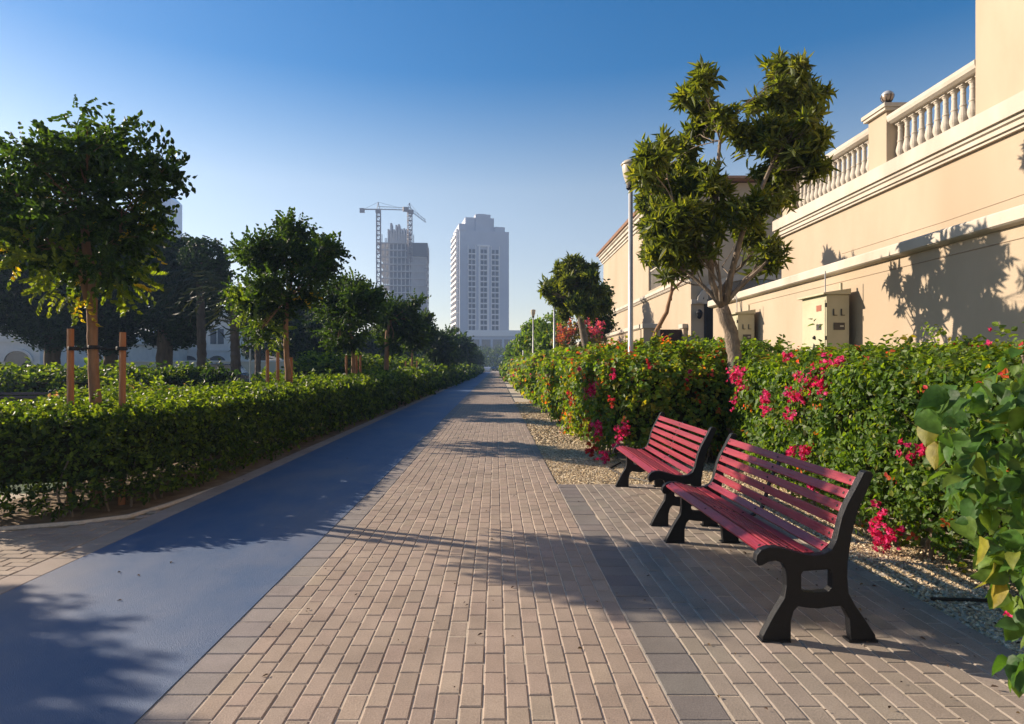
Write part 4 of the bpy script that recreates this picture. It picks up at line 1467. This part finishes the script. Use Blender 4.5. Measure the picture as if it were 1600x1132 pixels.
# the tree whose shadow falls on the track from beyond the left edge
tree("street_tree", "leafy tree beyond the left edge whose shadow darkens the blue track", "leafy young trees in the left hedge", (-10.35, 5.3, 0), [(-10.35, 5.3, -.08), (-10.35, 5.3, 1.4), (-10.3, 5.3, 2.2)], [.08, .07, .05],
     [(-10.35 + a, 5.3 + b, 3.3 + c, .6) for a, b, c in ((0, 0, .5), (.6, .2, 0), (-.5, .5, 0), (.2, -.7, -.2), (-.3, -.3, .2), (.3, .8, -.2), (.1, 0, -.5))], 3000, T_PIN, 1.3, PAL_TREE, (4, 4, 3, 2), 58)

# ------------------------------------------------------------------ trees on the right
RT = lobes_at(9.5, [(1235, 105, 26), (1215, 125, 28), (1240, 150, 40), (1255, 165, 28), (1205, 165, 40), (1240, 205, 46), (1262, 225, 30), (1270, 262, 20), (1195, 220, 42), (1165, 205, 26), (1245, 262, 34), (1215, 270, 36), (1095, 120, 22), (1088, 150, 26), (1100, 190, 26), (1078, 215, 22), (1130, 180, 20),
                    (1030, 235, 30), (1010, 262, 28), (1045, 262, 34), (1075, 280, 30), (1030, 300, 34), (1110, 275, 22), (1125, 320, 34), (1085, 330, 36), (1160, 330, 28), (1050, 345, 40), (1100, 375, 34), (1030, 380, 32), (1200, 320, 22), (1178, 375, 32), (1205, 395, 22), (1190, 415, 22), (1062, 412, 30), (1230, 310, 14)], lr, .45, 1.02)
tree("forked_tree", "tall forked tree with long glossy leaves standing in the hedge", "lance leaved trees on the right", (3.62, 9.6, 0),
     [(3.62, 9.6, -.05), W(1148, 555, 9.4), W(1143, 520, 9.4), W(1128, 480, 9.35)], [.12, .105, .10, .095], RT, 1330, T_ROS, 1.05, PAL_RT, (4, 4, 3, 3), 71, airy=11, tipk=.8, bark='bark_grey', droop=.15, up=.3, shell=(.15, 1.2),
     forks=[(W(1118, 300, 9.2), .035, [W(1128, 480, 9.35), W(1112, 440, 9.3), W(1110, 390, 9.25)]), (W(1125, 220, 9.2), .022, [W(1118, 300, 9.2)]), (W(1182, 300, 9.15), .035, [W(1134, 475, 9.35), W(1142, 430, 9.3), W(1158, 370, 9.2)]), (W(1205, 260, 9.1), .026, [W(1160, 365, 9.2), W(1185, 305, 9.15)]), (W(1060, 330, 9.2), .025, [W(1112, 420, 9.3), W(1085, 375, 9.25)])], branch_r=.42)
RL = lobes_at(16.0, [(1040, 330, 28), (1015, 355, 24), (1065, 365, 32), (1030, 395, 26), (1090, 395, 22), (1065, 410, 22), (1005, 320, 18), (1040, 318, 20)], lr, .5)
tree("leaning_tree", "thin leaning tree beside the lamp post, pale crooked stem", "lance leaved trees on the right", (3.95, 16.0, 0),
     [(3.95, 16.0, -.05), W(1016, 560, 16.0), W(1024, 520, 16.0), W(1042, 488, 16.0), W(1050, 455, 16.0)], [.06, .055, .055, .05, .04], RL, 620, T_ROS, 1.3, PAL_RT, (4, 4, 3, 2), 72, airy=7, bark='bark', droop=.2, up=.25,
     forks=[(W(1085, 425, 16.0), .02, [W(1050, 455, 16.0), W(1065, 440, 16.0)]), (W(1055, 410, 16.0), .022, [W(1048, 470, 16.0), W(1050, 440, 16.0)])])
R3 = lobes_at(23.5, [(876, 422, 16), (868, 445, 20), (915, 415, 16), (928, 430, 16), (900, 440, 28), (880, 465, 26), (925, 460, 26), (905, 478, 26), (862, 470, 12), (950, 478, 12), (852, 452, 10), (893, 405, 10), (885, 492, 14), (925, 490, 14)], lr, .7, .92)
tree("broad_tree", "bushy olive green tree with grey trunk left of the far villa", "lance leaved trees on the right", (3.4, 23.5, 0), [(3.4, 23.5, -.05), W(917, 550, 23.5), W(909, 510, 23.5), W(905, 480, 23.5)], [.16, .15, .13, .10], R3, 1100, T_ROS, 1.6, PAL_RT, (4, 4, 2, 3), 73, airy=7, bark='bark_grey', droop=.2, up=.2)
R4 = lobes_at(34, [(936, 462, 16), (932, 490, 20), (940, 515, 16), (925, 470, 12)], lr, .6)
tree("dense_tree", "dark evergreen tree against the far villa's corner", "trees at the far right", W(936, 573, 34) * np.array([1, 1, 0]), [W(936, 573, 34) * np.array([1, 1, 0]), W(936, 540, 34)], [.12, .1], R4, 700, T_SPR, 4.5, PAL_FIC, (4, 4, 3, 2), 74, bark='bark_dark', twigs=False)
R5 = lobes_at(31, [(893, 520, 14), (880, 535, 12), (905, 535, 14), (915, 520, 10), (930, 528, 10), (890, 548, 12), (915, 548, 10)], lr, .6)
tree("flowering_tree", "grey leaved bougainvillea bush with purple pink flowers behind the hedge", "trees at the far right", W(905, 573, 31) * np.array([1, 1, 0]), [W(905, 573, 31) * np.array([1, 1, 0]), W(903, 545, 31)], [.09, .06], R5, 260, T_SPR, 4.0, [(.10, .10, .07), (.16, .14, .10), (.07, .08, .04)], (1, 1, 1), 75, bark='bark_grey', twigs=False, droop=0,
     extra=[(lobes_at(30.5, [(918, 495, 8), (930, 508, 8), (912, 488, 5), (935, 515, 5)], lr, .2), 34, [(.34, .05, .19), (.28, .04, .17)]), (lobes_at(30.5, [(880, 520, 10), (890, 510, 8)], lr, .2), 36, [(.30, .08, .10), (.25, .07, .10)])])
for i, (Y, lst, lab) in enumerate(((44, [(836, 518, 14), (826, 532, 10), (845, 530, 12), (838, 545, 12)], "bright green bush tree behind the third lamp post"),
                                   (40, [(860, 510, 16), (872, 522, 14), (855, 535, 16), (868, 548, 12), (875, 500, 8)], "green bush tree between second and third lamp posts"),
                                   (60, [(822, 540, 10), (815, 550, 8), (828, 552, 8)], "small green bush tree left of the third lamp post"),
                                   (85, [(808, 548, 8), (803, 555, 6), (812, 556, 6)], "tiny far bush tree beside the last lamp posts"))):
    b = W(lst[0][0], 573, Y) * np.array([1, 1, 0])
    tree("bush_tree", lab, "trees at the far right", b, [b, b + np.array([0, 0, 1.5])], [.1, .07], lobes_at(Y, lst, lr, .8), 520, T_SPR, Y / 8, PAL_BOU, (4, 4, 4, 2, .3), 80 + i, twigs=False, bark='bark_dark')


# ------------------------------------------------------------------ left background: dark trimmed trees, palms, hedges, villas
def dark_tree(px, Y, lst, tr_px, tw, label, seed, n=2600, zbot=545):
    b = W(tr_px, 573, Y) * np.array([1, 1, 0]) + np.array([0, 0, -.08])
    r = np.random.default_rng(seed)
    lb = lobes_at(Y, lst, r, 1.0)
    return tree("dense_tree", label, "dense dark trees on the left lawn", b, [b, b + np.array([0, 0, .5]), W(tr_px, zbot, Y), W(tr_px, zbot - 30, Y)], [tw * 1.25, tw, tw * .95, tw * .8], lb, int(n * 2.2), T_SPR, Y / 8.0, PAL_FIC, (4, 4, 3, 2), seed, bark='bark_dark', twigs=False, shell=(.55, 1.0), mat='leaf_dull', droop=.1, sides=12)


dark_tree(70, 26, [(65, 400, 52), (30, 420, 40), (100, 420, 46), (60, 460, 54), (110, 470, 42), (40, 490, 40), (80, 505, 44), (70, 365, 36), (20, 380, 34), (115, 510, 26)], 82, .30, "broad dark dense tree behind the nearest staked tree", 91, 3600)
dark_tree(165, 28, [(165, 400, 46), (140, 440, 40), (190, 440, 40), (165, 480, 48), (165, 515, 40), (165, 365, 34)], 171, .30, "dark dense tree with twin trunk between the broad dark trees", 92, 2800)
dark_tree(280, 27, [(285, 405, 34), (320, 405, 30), (250, 420, 40), (290, 440, 46), (325, 440, 28), (250, 470, 42), (300, 480, 38), (255, 510, 34), (285, 515, 26), (240, 390, 30), (335, 430, 18)], 257, .33, "tall dark dense tree nearest the gap with white villa", 93, 3600)
dark_tree(480, 38, [(480, 490, 28), (460, 510, 26), (505, 510, 26), (480, 535, 30), (515, 535, 20), (450, 540, 16)], 482, .25, "dark dense tree behind the second leafy tree", 94, 1500, 560)
dark_tree(420, 55, [(420, 510, 18), (405, 525, 16), (435, 530, 18), (400, 545, 12)], 412, .22, "dim dark tree behind the palm trunks", 95, 900, 556)
dark_tree(590, 60, [(590, 535, 18), (570, 545, 16), (612, 545, 16), (540, 548, 14), (632, 545, 14)], 590, .3, "low dark tree mass behind the third and fourth leafy trees", 96, 1100, 558)
dark_tree(690, 90, [(672, 548, 12), (690, 545, 10), (660, 552, 10)], 680, .3, "distant dark tree beyond the end of the left hedge", 97, 700, 565)
dark_tree(-60, 24, [(-60, 430, 60), (-110, 430, 60), (-80, 500, 50)], -80, .3, "dark dense tree beyond the left edge of the lawn", 98, 2000)


def palm(px, Y, ztop_py, label, seed, wisp=True):
    r = np.random.default_rng(seed)
    b = W(px, 573, Y) * np.array([1, 1, 0]) + np.array([0, 0, -.08])
    top = W(px + 2, ztop_py, Y)
    t = thing("palm_tree", label, "palm", b, 0, "palms on the left lawn")
    g = G()
    nseg = 26
    pts, rad = [], []
    for i in range(nseg + 1):
        f = i / nseg
        pts.append(np.array([0, 0, 0]) + (top - b) * f + np.array([.04 * math.sin(5 * f), 0, 0]))
        rad.append((.19 - .05 * f) * (1.08 if i % 2 else .94))
    g.tube(pts, rad, 10); g.build("trunk", M['bark_dark'], t)
    # feather fronds
    g2 = []
    o = b
    V, Q, C = [], [], []
    P, D = [], []
    for k in range(16):
        a = r.uniform(0, 6.28); up_ = r.uniform(.2, 1.2); Lf = r.uniform(1.3, 1.9)
        for j in range(14):
            f = (j + 1) / 14
            q = top + np.array([math.cos(a) * Lf * f, math.sin(a) * Lf * f, up_ * Lf * f - 1.3 * Lf * f * f])
            for sgn in (-1, 1):
                P.append(q); D.append((math.cos(a) * .5 - math.sin(a) * sgn, math.sin(a) * .5 + math.cos(a) * sgn, -.5))
    one = [Tmpl([((0, 0, 0), np.eye(3), .5, .05, .3, .3)])]
    V, Q, C = inst(one, np.array(P), np.array(D, float), np.ones(len(P)), [(.025, .04, .018), (.04, .05, .025)], (1, 1), r)
    link("fronds", np_mesh("fronds", V - o, Q, M['leaf_dull'], C), t)
    return t


palm(313, 24, 440, "slender palm trunk rising into the tall dark tree's crown", 101)
palm(366, 22, 470, "palm with shaggy brown trunk right of the white villa", 102)
palm(401, 36, 500, "farther palm trunk left of the second leafy tree", 103)

hedge("lawn_hedge", [(-14.5, 15.2), (-14.5, 14.0), (-7.7, 14.0), (-7.7, 15.6), (-12, 16.5)], 1.22, "bright topped clipped hedge on the lawn behind the left trunk", "clipped hedges on the left lawn", dens=2400, seed=21, ref=6.0, amp=.06, shoots=.3, stems=False)
hedge("lawn_hedge", [(-7.75, 15.6), (-7.75, 14.4), (-6.55, 14.4), (-6.55, 15.8)], 1.26, "boxy dark clipped hedge block beneath the palm trunks", "clipped hedges on the left lawn", dens=2400, seed=22, ref=6.0, amp=.04, shoots=.2, stems=False, palette=PAL_FIC)
hedge("lawn_hedge", [(-7.0, 19.5), (-7.0, 18.2), (-5.9, 18.2), (-5.9, 19.5)], 1.05, "small clipped hedge right of the boxy hedge block", "clipped hedges on the left lawn", dens=2400, seed=23, ref=6.0, amp=.05, stems=False, shoots=.2)
hedge("lawn_hedge", [(-7.4, 34), (-7.2, 22), (-5.6, 22), (-5.6, 34)], 1.42, "tall rounded hedge behind the second and third leafy trees", "clipped hedges on the left lawn", dens=2400, seed=24, ref=6.0, amp=.2, crown=.25, stems=False, maxs=6)
hedge("lawn_hedge", [(-8.4, 60), (-8.0, 38), (-5.9, 38), (-5.9, 60)], 1.3, "far hedge on the lawn behind the distant stakes", "clipped hedges on the left lawn", dens=2400, seed=25, ref=6.0, amp=.2, crown=.2, stems=False, maxs=8)
hedge("flower_bed", [(-8.2, 12.6), (-8.0, 11.2), (-5.9, 10.6), (-5.9, 12.6)], .86, "low flowering ground cover bed behind the near left hedge", "clipped hedges on the left lawn", dens=2200, seed=26, ref=6.0, amp=.08, crown=.12, stems=False, palette=PAL_HEDGE + [(.28, .16, .22)], weights=(4, 4, 3, 2, 1.4), shoots=.3)


def house(px0, px1, Y, h, label, seed, mat='white', dep=10):
    x0, x1 = W(px0, 573, Y)[0], W(px1, 573, Y)[0]
    t = thing("house", label, "house", (x0, Y, -.085), 0, "pale villas behind the left lawn")
    w = x1 - x0
    g = G(); g.box(0, w, 0, dep, 0, h); g.build("wall", M[mat], t)
    g = G(); g.box(-.25, w + .25, -.25, dep + .25, h + .002, h + .35); g.box(-.1, w + .1, -.1, dep, h + .35, h + .8); g.build("parapet", M['white'], t)
    g = G(); g.box(-.06, w + .06, -.07, -.003, h * .48, h * .48 + .22); g.build("belt", M['white'], t)
    nw = max(2, int(w / 2.6))
    for i in range(nw):
        xc = (i + .5) * w / nw
        g = G(); g.box(xc - .75, xc + .75, -.05, -.004, h * .58, h * .58 + 1.7); f = g.build("window_frame", M['white'], t)
        for s in (-1, 1):
            g = G(); g.box(xc + s * .36 - .3, xc + s * .36 + .3, -.065, -.0505, h * .58 + .1, h * .58 + 1.6); g.build("pane", M['glass'], f)
        # arched opening below
        poly = [(xc - .9, .05), (xc + .9, .05)] + [(xc + .9 * math.cos(a), 1.9 + .7 * math.sin(a)) for a in np.linspace(0, math.pi, 9)]
        g = G(); g.prism(poly, -.05, -.004, 'y'); d = g.build("arched_window", M['glass'], t)
        ring = [(xc + 1.1 * math.cos(a), 1.9 + .9 * math.sin(a)) for a in np.linspace(0, math.pi, 11)] + [(xc + .92 * math.cos(a), 1.9 + .72 * math.sin(a)) for a in np.linspace(math.pi, 0, 11)]
        g = G(); g.prism(ring, -.12, -.006, 'y'); g.build("arch_trim", M['white'], d)
    return t


house(-140, 62, 44, 6.8, "pale villa at the far left edge behind the dark trees", 1, 'white')
house(60, 200, 52, 3.4, "low pale building with dark openings between the dark trunks", 2, 'white')
house(200, 262, 60, 3.6, "low teal shadowed villa left of the tall dark tree's trunk", 3, 'cream')
house(272, 362, 62, 6.3, "white two storey villa with arched windows seen between palm trunks", 4, 'white')
house(366, 440, 75, 4.6, "far pale villa right of the palm trunks", 5, 'white')
house(440, 545, 95, 5.0, "distant pale villa glimpsed behind the second leafy tree", 6, 'white')
wall_ = thing("boundary_wall", "low cream boundary wall in front of the white villas at left", "wall", (-32, 48, -.085))
g = G(); g.box(1, 17, 0, .2, 0, 1.9); g.build("wall", M['cream'], wall_)
g = G(); g.box(.95, 17.05, -.05, .25, 1.901, 2.0); g.build("coping", M['white'], wall_)


def car(x, y, rz, mat, label, group=None, suv=False):
    t = thing("parked_car", label, "car", (x, y, -.08), rz, group)
    L, Wd, H = (4.6, 1.85, 1.75) if suv else (4.4, 1.75, 1.42)
    prof = [(-L / 2, .35), (-L / 2, .85), (-L / 2 + .1, .95), (-L * .22, 1.02), (-L * .08, H - .04), (L * .05, H), (L * .30, H - .03), (L * .42, 1.05), (L / 2 - .03, .98), (L / 2, .6), (L / 2 - .05, .32)]
    g = G(); g.prism([(a, z) for a, z in prof], -Wd / 2, Wd / 2, 'y'); g.build("body", M[mat], t, bevel=.06)
    for s in (-1, 1):
        g = G(); yy = s * (Wd / 2 + .004)
        g.prism([(-L * .17, 1.06), (-L * .065, H - .12), (L * .28, H - .12), (L * .36, 1.08)], min(yy, yy - s * .02), max(yy, yy - s * .02), 'y'); g.build("side_window", M['glass'], t)
    g = G(); g.add([(-L * .21 - .012, -Wd * .42, 1.06), (-L * .21 - .012, Wd * .42, 1.06), (-L * .085 - .012, Wd * .38, H - .1), (-L * .085 - .012, -Wd * .38, H - .1)], [(0, 1, 2, 3)]); g.build("windscreen", M['glass'], t)
    g = G(); g.add([(L * .41 + .02, -Wd * .40, 1.10), (L * .41 + .02, Wd * .40, 1.10), (L * .31 + .02, Wd * .38, H - .1), (L * .31 + .02, -Wd * .38, H - .1)], [(0, 1, 2, 3)]); g.build("rear_window", M['glass'], t)
    for sx in (-1, 1):
        for s in (-1, 1):
            g = G(); pr = [(sx * L * .31 + .33 * math.cos(a), .33 + .33 * math.sin(a)) for a in np.linspace(0, 2 * math.pi, 17)[:-1]]
            y0_ = s * (Wd / 2 - .10); y1_ = s * (Wd / 2 + .02)
            g.prism(pr, min(y0_, y1_), max(y0_, y1_), 'y'); w = g.build("wheel", M['tyre'], t)
            g = G(); pr = [(sx * L * .31 + .2 * math.cos(a), .33 + .2 * math.sin(a)) for a in np.linspace(0, 2 * math.pi, 13)[:-1]]
            g.prism(pr, s * (Wd / 2 + .021) - .006, s * (Wd / 2 + .021) + .006, 'y'); g.build("rim", M['steel'], w)
    for s in (-1, 1):
        g = G(); g.box(L / 2 - .04, L / 2 + .012, s * .62 - .16, s * .62 + .16, .72, .86); g.build("tail_light", M['warn'], t)
        g = G(); g.box(-L / 2 - .012, -L / 2 + .04, s * .62 - .16, s * .62 + .16, .68, .82); g.build("headlight", M['label'], t)
    return t


car(W(338, 573, 44)[0], 44, .1, 'car_b', "dark car parked before the white villa, roof above the hedge", suv=True)
car(-2.3, 172, 1.45, 'car_w', "silver car crossing the far end of the path")
car(-1.0, 190, 1.6, 'car_b', "dark car far beyond the end of the brick path")
sheet("road", -60, 60, 178, 200, -0.04, M['road'])

# hazy trees closing the end of the path
far = thing("far_trees", None, None, (0, 215, 0))
fr2 = np.random.default_rng(55)
lb = [(fr2.uniform(-30, 22), 205 + fr2.uniform(0, 40), fr2.uniform(1, 6.5), fr2.uniform(2, 4.0)) for _ in range(46)]
lb += [(fr2.uniform(-90, -25), 200 + fr2.uniform(0, 60), fr2.uniform(1, 6), fr2.uniform(2.5, 5)) for _ in range(40)]
lb += [(fr2.uniform(20, 70), 220 + fr2.uniform(0, 50), fr2.uniform(1, 8), fr2.uniform(2.5, 5)) for _ in range(24)]
V, Q, C = crown_mesh(lb, 6000, T_SPR, 16, PAL_HEDGE, (4, 4, 3, 2), fr2)
bpy.data.objects.remove(far)
tag(link("far_trees", np_mesh("far_trees", V, Q, M['leaf_dull'], C)), kind='stuff')

# ------------------------------------------------------------------ towers
TY = 320.0
K = TY / F
tw = thing("tower_block", "tall grey blue residential tower with stepped top and window columns", "tower", (W(718, 573, TY)[0], TY, -.085), math.radians(11))
TW, TD = 79 * K, 26.0
ZM = (573 - 355) * K
g = G(); g.box(0, TW, 0, TD, 0, ZM); g.build("wall", M['tower'], tw)
g = G(); g.box(-.3, 11 * K, -.3, TD * .9, ZM + .002, ZM + 10 * K); g.box(10 * K, 56 * K, 2, TD - 2, ZM + .003, ZM + 22 * K); g.box(26 * K, 50 * K, 1.2, TD * .6, ZM + .004, ZM + 27 * K); g.box(30 * K, 44 * K, 3, TD * .5, ZM + 27 * K, ZM + 29 * K)
g.box(56 * K, TW - 6 * K, 1, TD - 1, ZM + .005, ZM + 8 * K)
g.build("crown_block", M['tower'], tw)
g = G()
for (a, b) in ((30, 32.5), (44, 46.5)):
    g.box(a * K, b * K, -.6, -.003, 6, ZM - 8)
g.box(28 * K, 48 * K, -.6, -.004, ZM - 8, ZM - 7.2)
for (a, b) in ((13, 26), (50, 64)):
    g.box(a * K, (a + .9) * K, -.3, -.003, 6, ZM - 7.5); g.box((b - .9) * K, b * K, -.3, -.003, 6, ZM - 7.5)
g.build("pilaster", M['tower_trim'], tw)
nfl = 19
zs = np.linspace(9, ZM - 11.5, nfl)
cols = [(14.6, 18.6), (20.2, 24.6), (33.5, 37.8), (39.0, 43.2), (51.5, 55.8), (57.4, 61.8)]
gs = G()
wm = None
cnt = 0
for ci, (a, b) in enumerate(cols):
    for fi, z in enumerate(zs):
        if cnt < 98:
            g = G(); g.box(a * K, b * K, -.08, -.003, z, z + 2.0); g.build("window", M['pane_dark'], tw); cnt += 1
        else:
            gs.box(a * K, b * K, -.08, -.003, z, z + 2.0)
o = gs.build("windows", M['pane_dark'], tw); o["kind"] = "stuff"
g = G()
for fi, z in enumerate(zs):
    for (a, b) in ((13, 26), (32.6, 44), (50, 64)):
        g.box(a * K, b * K, -.45, -.085, z - .55, z - .1)
g.build("balcony_slabs", M['tower_trim'], tw)
for fi, z in enumerate(np.linspace(5, ZM - 2, 22)):
    g = G(); g.box(-1.6, -.003, 2, TD - 2, z, z + .25); g.box(-1.6, -1.5, 2, TD - 2, z + .25, z + 1.1)
    for yy in (2, TD * .35, TD * .65, TD - 2.2): g.box(-1.4, -.004, yy, yy + .2, z + .25, z + 2.9)
    g.build("balcony", M['tower_trim'], tw)
pod = thing("podium_building", "low wide podium building at the foot of the tall tower", "building", (W(730, 573, TY - 30)[0], TY - 30, -.085))
g = G(); g.box(0, 28, 0, 18, 0, 15.5); g.build("wall", M['tower'], pod)
g = G(); g.box(-.4, 28.4, -.4, 18.4, 15.502, 18.2); g.build("parapet", M['tower_trim'], pod)
for k in range(5):
    g = G(); g.box(1.5 + k * 5.2, 5.5 + k * 5.2, -.1, -.003, 7, 14); g.build("window", M['glass'], pod)

CYD = 300.0
K2 = CYD / F
ct = thing("construction_tower", "concrete high rise under construction with open floors and ragged top", "tower", (W(594, 573, CYD)[0], CYD, -.085), math.radians(4))
CW, CD = 72 * K2, 20.0
nf = 18
zt = (573 - 374) * K2
for i in range(nf):
    z = (i + 1) * zt / nf
    g = G(); g.box(-.4 if i < nf - 2 else -1.2, CW + .4, -.4, CD, z - .45, z); g.build("floor_slab", M['conc'], ct)
for xx in np.linspace(.2, CW * .62, 8):
    for yy in (0.1, CD * .5):
        g = G(); g.box(xx, xx + .45, yy, yy + .5, 0, zt - .3); g.build("column", M['conc'], ct)
g = G(); g.box(4.5, CW * .62, 1.6, CD - .5, 0, zt - .25); g.build("infill_wall", M['conc_dark'], ct)
g = G(); g.box(CW * .66, CW - .1, .4, CD - .3, 0, zt - 4)
for k in range(8): g.box(CW * .66 + k * 1.0, CW * .66 + k * 1.0 + .35, -.1, .397, 0, zt - 4)
g.build("shear_wall", M['conc'], ct)
g = G(); g.box(CW * .6, CW + .6, -.8, CD, zt - 6.5, zt - .2); g.build("formwork", M['plate'], ct)
g = G(); rr_ = np.random.default_rng(8)
for k in range(9): g.box(3 + k * 1.25, 3.9 + k * 1.25, 5, 12, zt + .002, zt + rr_.uniform(6.0, 10.5))
g.box(3, 13.6, 6, 11, zt + .003, zt + 5.6); g.build("lift_core", M['conc'], ct)
g = G()
for k in range(22):
    xx = rr_.uniform(-.5, CW); g.box(xx, xx + .35, .2, .7, zt + .001, zt + rr_.uniform(1, 4.0))
g.build("rebar_column", M['conc'], ct)


def lattice(g, x, y, z0, z1, w, step, bar):
    for sx in (0, w):
        for sy in (0, w): g.box(x + sx, x + sx + bar, y + sy, y + sy + bar, z0, z1)
    z, f = z0, 0
    while z < z1 - step * .5:
        z2 = min(z1, z + step)
        for sy in (0, w):
            a, b = (x, x + w) if f % 2 else (x + w, x)
            g.tube([(a + bar / 2, y + sy + bar / 2, z), (b + bar / 2, y + sy + bar / 2, z2)], bar * .42, 4)
        g.box(x, x + w + bar, y, y + w + bar, z2 - bar, z2)
        z = z2; f += 1


def crane(px, Y, zb, zt, jib_l, counter, rise, label, rz):
    t = thing("tower_crane", label, "crane", (W(px, 573, Y)[0], Y, 0), rz, "tower cranes at the construction tower")
    g = G(); lattice(g, -.9, -.9, zb, zt, 1.8, 2.2, .28); g.build("mast", M['crane'], t)
    g = G(); g.box(-1.0, 1.4, -1.8, -.3, zt - 1.8, zt); g.build("cab", M['crane'], t)
    g = G()
    for (za, l) in ((0, jib_l),):
        for yy in (-.5, .5): g.tube([(0, yy, zt + .2), (l, yy, zt + .2 + rise * l)], .11, 4)
        g.tube([(0, 0, zt + 1.6), (l, 0, zt + 1.2 + rise * l)], .11, 4)
        n = int(l / 1.6)
        for k in range(n):
            a, b = k / n * l, (k + 1) / n * l
            g.tube([(a, -.5, zt + .2 + rise * a), ((a + b) / 2, 0, zt + 1.5 + rise * (a + b) / 2), (b, .5, zt + .2 + rise * b)], .06, 3)
    g.build("jib", M['crane'], t)
    g = G()
    for yy in (-.5, .5): g.tube([(0, yy, zt + .2), (-counter, yy, zt + .2 - rise * counter * .4)], .18, 4)
    g.box(-counter - .2, -counter + 2.0, -.7, .7, zt - 1.4 - rise * counter * .4, zt + .6 - rise * counter * .4); g.build("counter_jib", M['crane'], t)
    g = G(); g.tube([(-.7, 0, zt), (0, 0, zt + 3.6)], .16, 4); g.tube([(.7, 0, zt), (0, 0, zt + 3.6)], .16, 4); g.tube([(0, 0, zt + 3.6), (jib_l * .6, 0, zt + 1.4 + rise * jib_l * .6)], .07, 3); g.tube([(0, 0, zt + 3.6), (-counter * .8, 0, zt + .3)], .07, 3)
    g.build("tie_frame", M['crane'], t)
    return t


crane(591, 298, 0, (573 - 325) * K2, 15, 8.5, -.02, "left tower crane with long level jib standing beside the construction tower", 0)
crane(640, 297, zt - 10, (573 - 327) * K2, 8, 3, -.62, "right tower crane with short sloping jib rising from the construction tower's top", math.radians(25))
ho = thing("hoist_mast", "thin lattice hoist mast along the construction tower's right side", "hoist", (W(668, 573, 299)[0], 299, 0))
g = G(); lattice(g, -.4, -.4, 0, zt - 3, .8, 1.6, .2); g.build("mast", M['crane'], ho)
for k in range(6):
    g = G(); g.box(-1.5, -.4, -.1, .1, 8 + k * 8, 8.2 + k * 8); g.build("wall_tie", M['crane'], ho)

gt = thing("glass_tower", "far blue glass tower peeking out behind the nearest tree's crown", "tower", (W(236, 573, 330)[0], 330, -.085), math.radians(4))
gw_ = 30 * 330 / F
g = G(); g.prism([(0, 0), (gw_, 0), (gw_, (573 - 305) * 330 / F), (gw_ * .5, (573 - 290) * 330 / F), (0, (573 - 284) * 330 / F)], 0, 14, 'y'); g.build("wall", mat_noise("blue_glass", (.10, .17, .28), (.13, .20, .32), .2, .2, spec=.7), gt)
for k in range(20):
    g = G(); z = 10 + k * 3.8; g.box(-.05, gw_ + .05, -.12, -.003, z, z + .5); g.build("floor_band", M['tower'], gt)

# ------------------------------------------------------------------ haze
g = G(); g.box(-260, 240, -45, 470, -1.1, 96)
hz, N, L, p = nodes_of("haze_air")
N.remove(p)
pv = N.new("ShaderNodeVolumePrincipled")
pv.inputs['Color'].default_value = (.45, .63, 1.0, 1)
pv.inputs['Density'].default_value = HAZE_DENSITY
pv.inputs['Anisotropy'].default_value = 0.35
L.new(pv.outputs[0], N["Material Output"].inputs['Volume'])
tag(g.build("haze", hz), kind='stuff')
